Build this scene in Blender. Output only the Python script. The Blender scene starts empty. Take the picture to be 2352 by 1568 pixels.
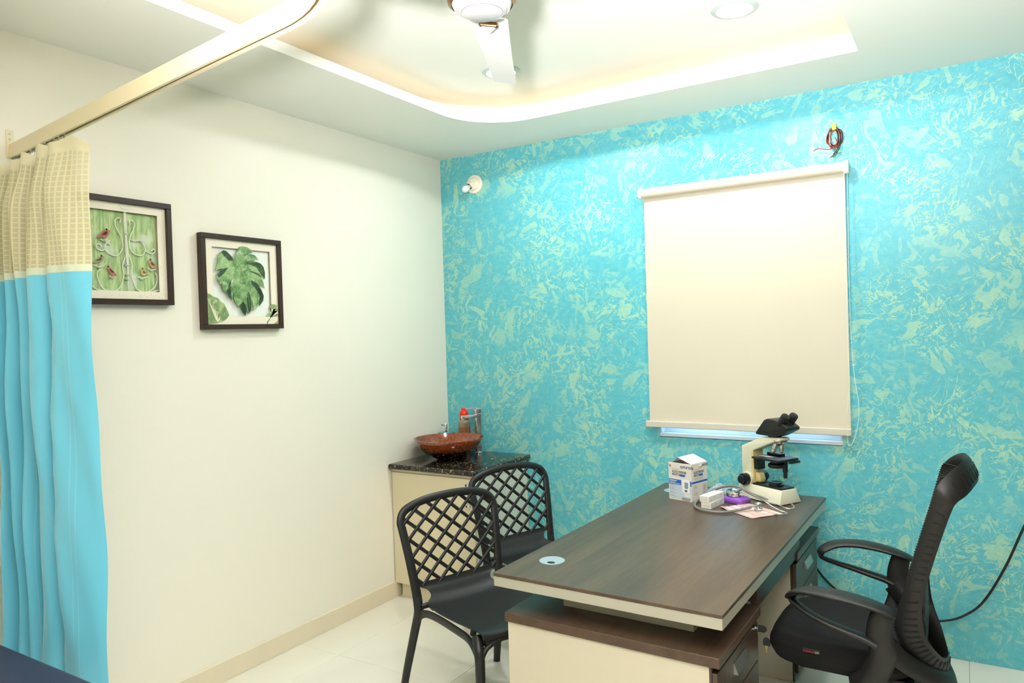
import bpy, bmesh, math, random
from mathutils import Vector, Matrix
from mathutils.geometry import tessellate_polygon

scene = bpy.context.scene
COL = scene.collection
random.seed(7)
PI = math.pi
H = 2.85          # soffit height
HU = 3.0          # recessed tray height
RX, RY = 4.461, -5.56   # room extents (x to the right, y towards the camera)

# ------------------------------------------------------------------ camera
cam_d = bpy.data.cameras.new('camera'); cam = bpy.data.objects.new('camera', cam_d); COL.objects.link(cam)
yaw, pit, rol = .5545, -.0145, -.0307
fw = Vector((-math.sin(yaw)*math.cos(pit), math.cos(yaw)*math.cos(pit), math.sin(pit)))
rt = Vector((math.cos(yaw), math.sin(yaw), 0)); up = rt.cross(fw)
r2 = rt*math.cos(rol) + up*math.sin(rol); u2 = up*math.cos(rol) - rt*math.sin(rol)
m = Matrix((r2, u2, -fw)).transposed().to_4x4(); m.translation = Vector((3.0768, -4.0888, 1.6515))
cam.matrix_world = m
cam_d.sensor_width = 36.0; cam_d.lens = 1675.4/2352*36; cam_d.clip_start = .02
scene.camera = cam

# ------------------------------------------------------------------ world, lights, exposure
w = bpy.data.worlds.new('world'); scene.world = w; w.use_nodes = True
w.node_tree.nodes['Background'].inputs[0].default_value = (.42, .68, 1.0, 1)
w.node_tree.nodes['Background'].inputs[1].default_value = 6.0

def light(name, kind, loc, energy, color, **kw):
    d = bpy.data.lights.new(name, kind); d.energy = energy; d.color = color
    for k, v in kw.items(): setattr(d, k, v)
    o = bpy.data.objects.new(name, d); o.location = loc; COL.objects.link(o); return o
def aim(o, target):
    o.rotation_euler = (Vector(target)-o.location).to_track_quat('-Z', 'Y').to_euler()
# the photographer's hot-shoe flash, bounced off the ceiling
fl = light('bounce_flash', 'SPOT', (2.87, -4.15, 1.80), 660, (1.0, .965, 1.04), spot_size=math.radians(117), spot_blend=.9, shadow_soft_size=.07)
aim(fl, (2.74, -3.36, 3.0))
# ceiling downlights
DL = [(2.27, -.90), (1.06, -.86)]
for (x, y) in DL:
    a = light('downlight_lamp', 'AREA', (x, y, HU-.035), 8.0, (.93, .97, 1.0), shape='DISK', size=.15)
vs = scene.view_settings
vs.view_transform = 'Standard'; vs.look = 'None'; vs.exposure = 1.10; vs.gamma = 1.0; vs.use_curve_mapping = False

# ------------------------------------------------------------------ materials
def srgb(r, g, b):
    f = lambda c: c/12.92 if c <= .04045 else ((c+.055)/1.055)**2.4
    return (f(r/255), f(g/255), f(b/255), 1)
def mat(name, col, rough=.5, metal=0.0, var=0.0, vscale=12, bump=0.0, bscale=60, emit=None, estr=0, alpha=1.0, trans=0.0, coat=0.0, stretch=None, spec=.5, ior=1.45):
    mt = bpy.data.materials.new(name); mt.use_nodes = True
    nt = mt.node_tree; b = nt.nodes['Principled BSDF']
    b.inputs['Base Color'].default_value = col
    b.inputs['Roughness'].default_value = rough; b.inputs['Metallic'].default_value = metal
    b.inputs['Specular IOR Level'].default_value = spec; b.inputs['IOR'].default_value = ior
    if coat: b.inputs['Coat Weight'].default_value = coat; b.inputs['Coat Roughness'].default_value = .08
    if trans: b.inputs['Transmission Weight'].default_value = trans
    if alpha < 1: b.inputs['Alpha'].default_value = alpha
    if emit: b.inputs['Emission Color'].default_value = emit; b.inputs['Emission Strength'].default_value = estr
    tc = None
    if var or bump:
        tc = nt.nodes.new('ShaderNodeTexCoord'); src = tc.outputs['Object']
        if stretch:
            mp = nt.nodes.new('ShaderNodeMapping'); mp.inputs['Scale'].default_value = stretch
            nt.links.new(src, mp.inputs[0]); src = mp.outputs[0]
    if var:
        n = nt.nodes.new('ShaderNodeTexNoise'); n.inputs['Scale'].default_value = vscale; n.inputs['Detail'].default_value = 5
        nt.links.new(src, n.inputs['Vector'])
        mx = nt.nodes.new('ShaderNodeMix'); mx.data_type = 'RGBA'
        mx.inputs['A'].default_value = tuple(c*(1-var) for c in col[:3])+(1,)
        mx.inputs['B'].default_value = tuple(min(1, c*(1+var)) for c in col[:3])+(1,)
        nt.links.new(n.outputs['Fac'], mx.inputs['Factor']); nt.links.new(mx.outputs['Result'], b.inputs['Base Color'])
    if bump:
        n2 = nt.nodes.new('ShaderNodeTexNoise'); n2.inputs['Scale'].default_value = bscale; n2.inputs['Detail'].default_value = 3
        nt.links.new(src, n2.inputs['Vector'])
        bp = nt.nodes.new('ShaderNodeBump'); bp.inputs['Strength'].default_value = bump; bp.inputs['Distance'].default_value = .002
        nt.links.new(n2.outputs['Fac'], bp.inputs['Height']); nt.links.new(bp.outputs[0], b.inputs['Normal'])
    return mt
class NT:
    """small helper for hand-wired node materials"""
    def __init__(s, name):
        s.m = bpy.data.materials.new(name); s.m.use_nodes = True; s.t = s.m.node_tree; s.b = s.t.nodes['Principled BSDF']
    def n(s, ty, ins=None, **kw):
        x = s.t.nodes.new(ty)
        for k, v in kw.items(): setattr(x, k, v)
        for k, v in (ins or {}).items():
            if hasattr(v, 'links'): s.t.links.new(v, x.inputs[k])
            else: x.inputs[k].default_value = v
        return x
    def math(s, op, a, b=0.0, c=None, clamp=False):
        ins = {0: a, 1: b}
        if c is not None: ins[2] = c
        return s.n('ShaderNodeMath', ins, operation=op, use_clamp=clamp).outputs[0]
    def ramp(s, f, lo, hi):
        return s.n('ShaderNodeMapRange', {'Value': f, 'From Min': lo, 'From Max': hi}, interpolation_type='SMOOTHSTEP').outputs[0]
    def mix(s, f, a, b):
        x = s.n('ShaderNodeMix', {}, data_type='RGBA')
        for k, v in (('Factor', f), ('A', a), ('B', b)):
            if hasattr(v, 'links'): s.t.links.new(v, x.inputs[k])
            else: x.inputs[k].default_value = v
        return x.outputs['Result']
    def link(s, a, b): s.t.links.new(a, s.b.inputs[b])

M = {}
M['wall'] = mat('wall_paint_cream', srgb(238, 233, 215), .42, bump=.04, bscale=9)
M['ceil'] = mat('ceiling_paint', srgb(236, 236, 224), .6, bump=.02, bscale=14)
M['base'] = mat('skirting_cream', srgb(226, 214, 184), .35, var=.05, vscale=6)
M['white'] = mat('white_paint', srgb(240, 240, 236), .35)
M['whitealu'] = mat('white_aluminium', srgb(214, 226, 238), .3, .1)
M['tile'] = mat('floor_tile', srgb(224, 221, 205), .16, var=.03, vscale=5, coat=.3)
M['grout'] = mat('grout', srgb(150, 146, 130), .8)
M['chrome'] = mat('chrome', srgb(226, 228, 230), .09, 1.0)
M['steel'] = mat('brushed_steel', srgb(186, 190, 192), .3, 1.0)
M['black'] = mat('black_plastic', srgb(30, 30, 29), .42, bump=.05, bscale=300)
M['blackgloss'] = mat('black_gloss', srgb(20, 20, 21), .22)
M['rubber'] = mat('black_rubber', srgb(22, 22, 22), .6)

# teal wall with cream crumpled-sponge paint effect
def teal_material():
    k = NT('teal_texture_paint'); P = k.n('ShaderNodeTexCoord').outputs['Object']
    sx = k.n('ShaderNodeSeparateXYZ', {0: P}); P2 = k.n('ShaderNodeCombineXYZ', {0: sx.outputs[0], 1: sx.outputs[2], 2: 0.0}).outputs[0]
    def dabs(cell, seed, stretch, sc, lo, hi):
        off = k.n('ShaderNodeVectorMath', {0: P2, 1: (seed*3.7, seed*1.9, 0)}, operation='ADD').outputs[0]
        wob = k.n('ShaderNodeTexNoise', {'Vector': off, 'Scale': 5.0, 'Detail': 2.0})
        wv = k.n('ShaderNodeVectorMath', {0: wob.outputs['Color'], 'Scale': .10}, operation='SCALE').outputs[0]
        offw = k.n('ShaderNodeVectorMath', {0: off, 1: wv}, operation='ADD').outputs[0]
        v = k.n('ShaderNodeTexVoronoi', {'Vector': offw, 'Scale': cell}, voronoi_dimensions='2D')
        rel = k.n('ShaderNodeVectorMath', {0: off, 1: v.outputs['Position']}, operation='SUBTRACT').outputs[0]
        sc_ = k.n('ShaderNodeSeparateColor', {0: v.outputs['Color']})
        ang = k.math('MULTIPLY', sc_.outputs[0], 6.283)
        rot = k.n('ShaderNodeVectorRotate', {'Vector': rel, 'Angle': ang}, rotation_type='Z_AXIS').outputs[0]
        st = k.n('ShaderNodeVectorMath', {0: rot, 1: (stretch, 1.0, 1.0)}, operation='MULTIPLY').outputs[0]
        sh = k.n('ShaderNodeVectorMath', {0: v.outputs['Color'], 'Scale': 40.0}, operation='SCALE').outputs[0]
        q = k.n('ShaderNodeVectorMath', {0: st, 1: sh}, operation='ADD').outputs[0]
        nz = k.n('ShaderNodeTexNoise', {'Vector': q, 'Scale': sc, 'Detail': 3.0, 'Roughness': .5, 'Distortion': .9})
        fall = k.math('MULTIPLY', v.outputs['Distance'], .16)
        val = k.math('SUBTRACT', nz.outputs['Fac'], fall)
        pres = k.math('MULTIPLY', k.math('SUBTRACT', sc_.outputs[1], .5), .12)
        return k.math('ADD', val, pres), nz.outputs['Fac']
    a, na = dabs(7.5, 1, .42, 17, 0, 0)
    b_, nb = dabs(14.0, 2, .35, 34, 0, 0)
    c_, nc = dabs(4.6, 3, .55, 12, 0, 0)
    m1 = k.ramp(a, .536, .550); m2 = k.ramp(b_, .554, .572); m3 = k.ramp(c_, .556, .569)
    # thin crease lines where the crumpled film dragged the paint
    r1 = k.math('SUBTRACT', 1.0, k.ramp(k.math('ABSOLUTE', k.math('SUBTRACT', na, .44)), .004, .016))
    r2_ = k.math('SUBTRACT', 1.0, k.ramp(k.math('ABSOLUTE', k.math('SUBTRACT', nc, .47)), .003, .010))
    dens = k.ramp(k.n('ShaderNodeTexNoise', {'Vector': P2, 'Scale': 3.2, 'Detail': 2.0}).outputs['Fac'], .34, .62)
    blot = k.math('MAXIMUM', m1, k.math('MAXIMUM', m2, m3))
    lines = k.math('MULTIPLY', k.math('MAXIMUM', r1, r2_), k.math('MULTIPLY', dens, .95))
    fine = k.n('ShaderNodeTexNoise', {'Vector': P2, 'Scale': 55.0, 'Detail': 4.0, 'Roughness': .65}).outputs['Fac']
    wear = k.math('MULTIPLY_ADD', fine, 1.3, -.02, clamp=True)
    msk = k.math('MULTIPLY', k.math('MAXIMUM', k.math('MULTIPLY', blot, wear), lines), k.math('MULTIPLY_ADD', dens, .55, .45), clamp=True)
    brush = k.n('ShaderNodeTexNoise', {'Vector': k.n('ShaderNodeVectorMath', {0: P2, 1: (1.0, 1.3, 1.0)}, operation='MULTIPLY').outputs[0], 'Scale': 26.0, 'Detail': 5.0}).outputs['Fac']
    base = k.mix(k.ramp(brush, .3, .7), srgb(84, 181, 194), srgb(101, 191, 198))
    speck = k.ramp(k.n('ShaderNodeTexNoise', {'Vector': P2, 'Scale': 120.0, 'Detail': 3.0}).outputs['Fac'], .60, .72)
    base2 = k.mix(k.math('MULTIPLY', speck, .35), base, srgb(140, 212, 204))
    col = k.mix(k.math('MULTIPLY', msk, .84), base2, srgb(186, 220, 176))
    k.link(col, 'Base Color'); k.b.inputs['Roughness'].default_value = .38
    bp = k.n('ShaderNodeBump', {'Height': k.math('ADD', msk, k.math('MULTIPLY', brush, .3)), 'Strength': .18, 'Distance': .003})
    k.link(bp.outputs[0], 'Normal')
    return k.m
M['teal'] = teal_material()

def wood_material(name, c0, c1, c2, rough, sc=(26, 1.3, 26), coat=.0):
    k = NT(name); P = k.n('ShaderNodeTexCoord').outputs['Object']
    q = k.n('ShaderNodeVectorMath', {0: P, 1: sc}, operation='MULTIPLY').outputs[0]
    n1 = k.n('ShaderNodeTexNoise', {'Vector': q, 'Scale': 1.0, 'Detail': 6.0, 'Roughness': .62, 'Distortion': .35}).outputs['Fac']
    n2 = k.n('ShaderNodeTexNoise', {'Vector': q, 'Scale': 7.5, 'Detail': 3.0, 'Roughness': .6}).outputs['Fac']
    a = k.mix(k.ramp(n1, .28, .72), c0, c1)
    b = k.mix(k.math('MULTIPLY', k.ramp(n2, .45, .75), .55), a, c2)
    k.link(b, 'Base Color'); k.b.inputs['Roughness'].default_value = rough
    if coat: k.b.inputs['Coat Weight'].default_value = coat; k.b.inputs['Coat Roughness'].default_value = .2
    return k.m
M['wood'] = wood_material('desk_laminate', srgb(72, 59, 46), srgb(96, 79, 61), srgb(58, 46, 37), .32)
M['wooddark'] = wood_material('walnut_laminate', srgb(74, 56, 44), srgb(92, 71, 55), srgb(60, 45, 36), .32)
M['woodv'] = wood_material('walnut_laminate_front', srgb(72, 56, 45), srgb(88, 70, 56), srgb(60, 46, 37), .34, (2, 26, 2))
M['cream'] = mat('cream_laminate', srgb(206, 198, 176), .34); M['slab'] = mat('grey_cream_edge', srgb(176, 173, 156), .28)
M['framewood'] = mat('dark_frame_wood', srgb(52, 33, 22), .35, var=.35, vscale=18)

# ------------------------------------------------------------------ mesh helpers
class MB:
    def __init__(s): s.v = []; s.f = []
    def add(s, vs, fs):
        o = len(s.v); s.v += [tuple(p) for p in vs]; s.f += [tuple(i+o for i in f) for f in fs]; return s
    def box(s, x0, x1, y0, y1, z0, z1, mx=None):
        vs = [Vector((x, y, z)) for z in (z0, z1) for y in (y0, y1) for x in (x0, x1)]
        if mx is not None: vs = [mx @ p for p in vs]
        return s.add(vs, [(0, 2, 3, 1), (4, 5, 7, 6), (0, 1, 5, 4), (2, 6, 7, 3), (0, 4, 6, 2), (1, 3, 7, 5)])
    def prism(s, poly, a, b, fn):
        """poly: 2-d outline (either winding); fn(u, v, t) -> 3-d; extruded from t=a to t=b"""
        n = len(poly); vs = [fn(u, v, a) for u, v in poly]+[fn(u, v, b) for u, v in poly]
        tris = tessellate_polygon([[Vector((u, v, 0)) for u, v in poly]])
        fs = [tuple(t) for t in tris]+[tuple(i+n for i in reversed(t)) for t in tris]
        fs += [(i, (i+1) % n, n+(i+1) % n, n+i) for i in range(n)]
        return s.add(vs, fs)
    def tube(s, pts, r, n=10, closed=False, cap=True, ell=None, upv=None):
        """round tube along pts; r scalar or list; ell=(a,b) scales the section along/across upv"""
        pts = [Vector(p) for p in pts]; N = len(pts); rs = r if isinstance(r, (list, tuple)) else [r]*N
        vs = []; prev = None
        for i, p in enumerate(pts):
            if closed: t = pts[(i+1) % N]-pts[i-1]
            else: t = pts[min(i+1, N-1)]-pts[max(i-1, 0)]
            if t.length < 1e-9: t = Vector((0, 0, 1))
            t.normalize()
            ref = Vector(upv) if upv is not None else (prev if prev is not None else (Vector((0, 0, 1)) if abs(t.z) < .9 else Vector((1, 0, 0))))
            a = ref-t*ref.dot(t)
            if a.length < 1e-6: a = t.orthogonal()
            a.normalize(); b = t.cross(a); prev = a
            ea, eb = ell if ell else (1, 1)
            for j in range(n):
                th = 2*PI*j/n; vs.append(p+a*math.cos(th)*rs[i]*ea+b*math.sin(th)*rs[i]*eb)
        fs = []
        for i in range(N if closed else N-1):
            for j in range(n):
                i2 = (i+1) % N; fs.append((i*n+j, i*n+(j+1) % n, i2*n+(j+1) % n, i2*n+j))
        if cap and not closed: fs += [tuple(range(n-1, -1, -1)), tuple((N-1)*n+j for j in range(n))]
        return s.add(vs, fs)
    def lathe(s, prof, n=32, c=(0, 0, 0), mx=None, cap0=True, cap1=True):
        vs = []; c = Vector(c)
        for r, z in prof:
            for j in range(n):
                p = Vector((r*math.cos(2*PI*j/n), r*math.sin(2*PI*j/n), z))
                vs.append((mx @ p if mx is not None else p)+c)
        fs = [(i*n+j, i*n+(j+1) % n, (i+1)*n+(j+1) % n, (i+1)*n+j) for i in range(len(prof)-1) for j in range(n)]
        if cap0: fs.append(tuple(range(n-1, -1, -1)))
        if cap1: fs.append(tuple((len(prof)-1)*n+j for j in range(n)))
        return s.add(vs, fs)
    def cyl(s, a, b, r, n=20, r1=None):
        return s.tube([a, b], [r, r if r1 is None else r1], n)
    def grid(s, fn, nu, nv, closeu=False):
        vs = [fn(i/(nu if closeu else nu-1), j/(nv-1)) for j in range(nv) for i in range(nu)]
        fs = [(j*nu+i, j*nu+(i+1) % nu, (j+1)*nu+(i+1) % nu, (j+1)*nu+i) for j in range(nv-1) for i in range(nu if closeu else nu-1)]
        return s.add(vs, fs)
    def build(s, name, mt, parent=None, bevel=0, seg=2, smooth=None, loc=None, rot=None, recalc=True, solid=0, subsurf=0):
        me = bpy.data.meshes.new(name); me.from_pydata([tuple(p) for p in s.v], [], s.f)
        bm = bmesh.new(); bm.from_mesh(me)
        if recalc: bmesh.ops.recalc_face_normals(bm, faces=bm.faces)
        if solid: bmesh.ops.solidify(bm, geom=bm.faces[:], thickness=solid)
        if bevel:
            es = [e for e in bm.edges if len(e.link_faces) == 2 and e.calc_face_angle(0) > .5]
            bmesh.ops.bevel(bm, geom=es, offset=bevel, segments=seg, affect='EDGES', profile=.5, clamp_overlap=True)
        bm.to_mesh(me); bm.free()
        if smooth is not None:
            for p in me.polygons: p.use_smooth = True
            me.set_sharp_from_angle(angle=math.radians(smooth))
        o = bpy.data.objects.new(name, me); COL.objects.link(o)
        ms = mt if isinstance(mt, (list, tuple)) else [mt]
        for q in ms: me.materials.append(M[q] if isinstance(q, str) else q)
        if parent is not None: o.parent = parent
        if loc is not None: o.location = loc
        if rot is not None: o.rotation_euler = rot
        if subsurf:
            md = o.modifiers.new('subsurf', 'SUBSURF'); md.levels = subsurf; md.render_levels = subsurf
        return o
def spline(pts, n=8, closed=False):
    """Catmull-Rom through pts"""
    P = [Vector(p) for p in pts]; N = len(P); out = []
    for i in range(N if closed else N-1):
        g = (lambda k: P[k % N]) if closed else (lambda k: P[max(0, min(N-1, k))])
        p0, p1, p2, p3 = g(i-1), g(i), g(i+1), g(i+2)
        for k in range(n):
            t = k/n
            out.append(.5*((2*p1)+(p2-p0)*t+(2*p0-5*p1+4*p2-p3)*t*t+(3*p1-p0-3*p2+p3)*t**3))
    if not closed: out.append(P[-1])
    return out
def thing(name, label, cat, loc=(0, 0, 0), rz=0, group=None):
    o = bpy.data.objects.new(name, None); COL.objects.link(o); o.location = loc; o.rotation_euler = (0, 0, rz)
    o.empty_display_size = .1
    return tag(o, label, cat, group)
def tag(o, label, cat, group=None):
    o['label'] = label; o['category'] = cat
    if group: o['group'] = group
    return o
def struct(o): o['kind'] = 'structure'; return o
def stuff(o): o['kind'] = 'stuff'; return o
def text(body, size, name, mt, parent, mx, align='LEFT', sx=1.0, bold=0.0):
    cu = bpy.data.curves.new('txt', 'FONT'); cu.body = body; cu.size = size; cu.align_x = align; cu.offset = bold
    o = bpy.data.objects.new('txt', cu); COL.objects.link(o)
    dg = bpy.context.evaluated_depsgraph_get(); dg.update()
    me = bpy.data.meshes.new_from_object(o.evaluated_get(dg)); me.name = name
    bpy.data.objects.remove(o); bpy.data.curves.remove(cu)
    me.transform(Matrix.Diagonal((sx, 1, 1, 1))); me.transform(mx); me.materials.clear(); me.materials.append(M[mt])
    r = bpy.data.objects.new(name, me); COL.objects.link(r)
    if parent: r.parent = parent
    return r
def dup(root, loc, rz, label=None):
    r = root.copy(); COL.objects.link(r); r.location = loc; r.rotation_euler = (0, 0, rz)
    if label: r['label'] = label
    for ch in list(root.children):
        c = ch.copy(); COL.objects.link(c); c.parent = r
        for g in ch.children:
            d = g.copy(); COL.objects.link(d); d.parent = c
    return r

# ================================================================== ROOM
# floor: grout bed with tiles as parts
fo = struct(MB().box(-.12, RX+.12, RY-.12, .12, -.06, -.003).build('floor', 'grout'))
T = .695; tile_me = {}
xs = [0]+[.291+T*k for k in range(7)]
for i in range(7):
    for j in range(8):
        wx = xs[i+1]-xs[i]; key = round(wx, 3)
        if key not in tile_me:
            t = MB().box(.0008, wx-.0008, .0008, T-.0008, -.012, 0).build('tile', 'tile', fo, bevel=.0012, seg=1); tile_me[key] = t.data
        else:
            t = bpy.data.objects.new('tile', tile_me[key]); COL.objects.link(t); t.parent = fo
        t.location = (xs[i], -T*(j+1), 0)
# walls
M['sidedark'] = mat('side_wall_darkened', srgb(104, 98, 86), .6, var=.06, vscale=9)  # unseen right wall, darkened to cut the light bounced to the lower right
struct(MB().box(-.15, 0, RY-.15, .15, -.06, HU+.1).build('wall_left', 'wall'))
WX0, WX1, WZ0, WZ1 = 1.545, 2.538, 1.005, 2.36
b = MB()
gx = [0, WX0, WX1, RX]; gz = [-.06, WZ0, WZ1, HU+.1]
for i in range(3):
    for j in range(3):
        if (i, j) != (1, 1): b.box(gx[i], gx[i+1], 0, .15, gz[j], gz[j+1])
struct(b.build('wall_back', 'teal'))
struct(MB().box(RX, RX+.15, RY-.15, .15, -.06, HU+.1).build('wall_right', 'sidedark'))
struct(MB().box(0, RX, RY-.15, RY, -.06, HU+.1).build('wall_front', 'wall'))
# cream plaster edge where the teal paint stops at the left corner
struct(MB().box(0, .012, RY, -.56, 0, .10).build('baseboard_left', 'base', bevel=.002))
# ceiling: soffit with a recessed tray, its lip and the cove behind the lip
def tray_loop(o):
    x0, x1, y0, y1 = .66-o, 2.70+o, -4.32-o, -.48+o
    r = .36+o; pts = []
    def arc(cx, cy, a0, a1, rr):
        for k in range(13):
            a = a0+(a1-a0)*k/12; pts.append((cx+rr*math.cos(a), cy+rr*math.sin(a)))
    arc(x0+r, y1-r, PI, PI/2, r)          # far left corner is rounded
    pts.append((x1, y1)); pts.append((x1, y0)); arc(x0+r, y0+r, -PI/2, -PI, r)
    return pts
Li, Lo = tray_loop(0), tray_loop(.2)
n = len(Li); LZ = H+.048
b = MB()
out = [(0, RY), (0, 0), (RX, 0), (RX, RY)]
tri = tessellate_polygon([[Vector((x, y, 0)) for x, y in out], [Vector((x, y, 0)) for x, y in reversed(Li)]])
b.add([(x, y, H) for x, y in out]+[(x, y, H) for x, y in reversed(Li)], [tuple(t) for t in tri])
b.add([(x, y, H) for x, y in Li]+[(x, y, LZ) for x, y in Li], [(i, (i+1) % n, n+(i+1) % n, n+i) for i in range(n)])
b.add([(x, y, LZ) for x, y in Li]+[(x, y, LZ) for x, y in Lo], [(i, (i+1) % n, n+(i+1) % n, n+i) for i in range(n)])
b.add([(x, y, LZ) for x, y in Lo]+[(x, y, HU) for x, y in Lo], [(i, (i+1) % n, n+(i+1) % n, n+i) for i in range(n)])
tri = tessellate_polygon([[Vector((x, y, 0)) for x, y in Lo]])
b.add([(x, y, HU) for x, y in Lo], [tuple(t) for t in tri])
b.add([(-.15, RY-.15, HU+.1), (-.15, .15, HU+.1), (RX+.15, .15, HU+.1), (RX+.15, RY-.15, HU+.1)], [(0, 1, 2, 3)])
struct(b.build('ceiling', 'ceil', recalc=False))
# warm LED strip lying in the cove
M['led'] = mat('warm_led', srgb(255, 214, 150), .5, emit=srgb(255, 216, 160), estr=.8)
cl = tag(MB().tube([(x, y, LZ+.012) for x, y in tray_loop(.12)], .008, 8, closed=True).build('cove_light_strip', 'led'), 'warm light strip hidden in the ceiling cove', 'light strip')
# downlights
M['lamp'] = mat('downlight_diffuser', srgb(255, 255, 255), .5, emit=(.93, .97, 1, 1), estr=9)
M['trimring'] = mat('downlight_rim', srgb(190, 200, 194), .4)
for i, (x, y) in enumerate(DL):
    lab = ['round recessed ceiling light at the right of the tray', 'round recessed ceiling light half hidden behind the fan blade'][i]
    t = thing('ceiling_light', lab, 'ceiling light', (x, y, HU), 0, 'round ceiling lights')
    MB().lathe([(.072, -.002), (.076, -.012), (.098, -.006), (.100, 0)], 40, cap0=False, cap1=False).build('rim', 'trimring', t, smooth=40)
    MB().lathe([(.0741, -.008), (.0005, -.0082)], 40, cap0=False, cap1=False).build('diffuser', 'lamp', t)

# window behind the blind
wn = struct(MB().box(WX0, WX1, .0, .15, WZ0-.001, WZ0+.0).build('window_1', 'whitealu'))
def wpart(nm, *a, mt='whitealu', bv=.002): return MB().box(*a).build(nm, mt, wn, bevel=bv, seg=1)
wpart('window_frame', WX0, WX1, .006, .075, WZ0, WZ0+.022); wpart('window_frame', WX0, WX1, .006, .075, WZ1-.03, WZ1)
wpart('window_frame', WX0, WX0+.012, .006, .075, WZ0+.022, WZ1-.03); wpart('window_frame', WX1-.012, WX1, .006, .075, WZ0+.022, WZ1-.03)
for k, (a, c, y) in enumerate(((WX0+.014, 2.06, .050), (2.02, WX1-.014, .032))):
    wpart('window_sash', a, c, y, y+.016, WZ0+.022, WZ0+.075); wpart('window_sash', a, c, y, y+.016, WZ1-.09, WZ1-.03)
    wpart('window_sash', a, a+.045, y, y+.016, WZ0+.075, WZ1-.09); wpart('window_sash', c-.045, c, y, y+.016, WZ0+.075, WZ1-.09)
M['glass'] = mat('window_glass', (1, 1, 1, 1), .02, trans=1.0, ior=1.1)
wpart('window_pane', WX0+.05, 2.02, .056, .060, WZ0+.075, WZ1-.09, mt='glass', bv=0); wpart('window_pane', 2.06, WX1-.05, .038, .042, WZ0+.075, WZ1-.09, mt='glass', bv=0)

# ================================================================== ROLLER BLIND
M['blindfab'] = mat('blind_fabric', srgb(214, 208, 186), .6, bump=.03, bscale=500)
M['blindbar'] = mat('blind_bar', srgb(206, 202, 188), .4)
bl = thing('roller_blind', 'cream roller blind pulled down over the window', 'blind', (0, 0, 0))
MB().tube([(1.497, -.058, 2.425), (2.578, -.058, 2.425)], .027, 28).build('roller_tube', 'blindfab', bl, smooth=40)
def fab(u, v):
    x = 1.503+(2.580-1.503)*u; z = 1.085+(2.43-1.085)*v
    d = .0035*math.exp(-((u-.47)/.10)**2-((v-.03)/.07)**2)+.003*math.exp(-((u-.78)/.05)**2-((v-.05)/.08)**2)
    return (x, -.036-d+.0015*math.sin(u*9)*(1-v), z)
MB().grid(fab, 60, 40).build('blind_fabric', 'blindfab', bl, solid=.0012, smooth=60)
MB().box(1.480, 2.584, -.048, -.026, 1.064, 1.100).build('bottom_bar', 'blindbar', bl, bevel=.004)
for x0, x1 in ((1.485, 1.499), (2.578, 2.602)):
    MB().cyl((x0, -.058, 2.425), (x1, -.058, 2.425), .034, 32).build('end_cap', 'white', bl, bevel=.003, smooth=35)
    MB().box(x0+.003, x1-.003, -.05, 0, 2.405, 2.45).build('wall_bracket', 'white', bl, bevel=.002)
M['bead'] = mat('white_bead', srgb(238, 238, 230), .35)
def chain(pts, nm):
    L = spline(pts, 40); b = MB(); acc = 0; last = L[0]
    oct_ = [(1, 0, 0), (-1, 0, 0), (0, 1, 0), (0, -1, 0), (0, 0, 1), (0, 0, -1)]
    ic = bmesh.new(); bmesh.ops.create_icosphere(ic, subdivisions=1, radius=.0023); vv = [v.co.copy() for v in ic.verts]; ff = [[v.index for v in f.verts] for f in ic.faces]; ic.free()
    for p in L[1:]:
        d = (p-last).length; acc += d; last = p
        if acc >= .0065: b.add([p+q for q in vv], ff); acc = 0
    b.tube(L[::8], .0006, 5)
    return stuff(b.build(nm, 'bead', bl, smooth=60))
chain([(2.583, -.090, 2.42), (2.584, -.090, 2.1), (2.585, -.092, 1.8), (2.583, -.092, 1.5), (2.586, -.092, 1.35), (2.572, -.093, 1.20), (2.572, -.094, 1.1), (2.571, -.093, 1.04), (2.578, -.09, 1.022),
       (2.594, -.086, 1.04), (2.612, -.082, 1.10), (2.624, -.078, 1.18), (2.620, -.075, 1.27), (2.607, -.072, 1.36), (2.598, -.07, 1.5), (2.592, -.066, 1.8), (2.592, -.06, 2.1), (2.594, -.055, 2.40)], 'bead_chain')

# ================================================================== CEILING FAN
M['fanwhite'] = mat('fan_enamel', srgb(226, 224, 218), .3, coat=.2)
M['fancap'] = mat('fan_enamel_darkened', srgb(176, 173, 168), .3, coat=.2); M['copper'] = mat('fan_copper_trim', srgb(170, 128, 98), .2, 1.0)  # cap enamel darkened below the blades' to offset the direct flash
fan = thing('ceiling_fan', 'white three blade ceiling fan with copper trim', 'ceiling fan', (1.971, -2.406, 0))
FZ = 2.548
MB().lathe([(.012, HU), (.055, HU), (.06, HU-.02), (.03, HU-.07), (.012, HU-.075)][::-1], 28).build('canopy', 'fanwhite', fan, smooth=40)
MB().cyl((0, 0, FZ+.10), (0, 0, HU-.05), .011, 16).build('down_rod', 'fanwhite', fan, smooth=40)
MB().lathe([(.0, FZ-.028), (.050, FZ-.028), (.0575, FZ-.024)], 48, cap0=False, cap1=False).build('cap', 'fancap', fan, smooth=50)
MB().lathe([(.058, FZ-.0235), (.060, FZ-.024), (.063, FZ-.020), (.066, FZ-.020), (.070, FZ-.014), (.076, FZ-.014), (.080, FZ-.006), (.084, FZ), (.084, FZ+.02)], 56, cap0=False, cap1=False).build('motor_cover', 'fancap', fan, smooth=35)
MB().lathe([(.0845, FZ-.003), (.094, FZ+.004), (.097, FZ+.018), (.093, FZ+.034), (.080, FZ+.036)], 56, cap0=False, cap1=False).build('copper_ring', 'copper', fan, smooth=50)
MB().lathe([(.088, FZ+.036), (.102, FZ+.04), (.102, FZ+.075), (.06, FZ+.105), (.014, FZ+.11)], 56).build('motor_housing', 'fanwhite', fan, smooth=40)
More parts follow.
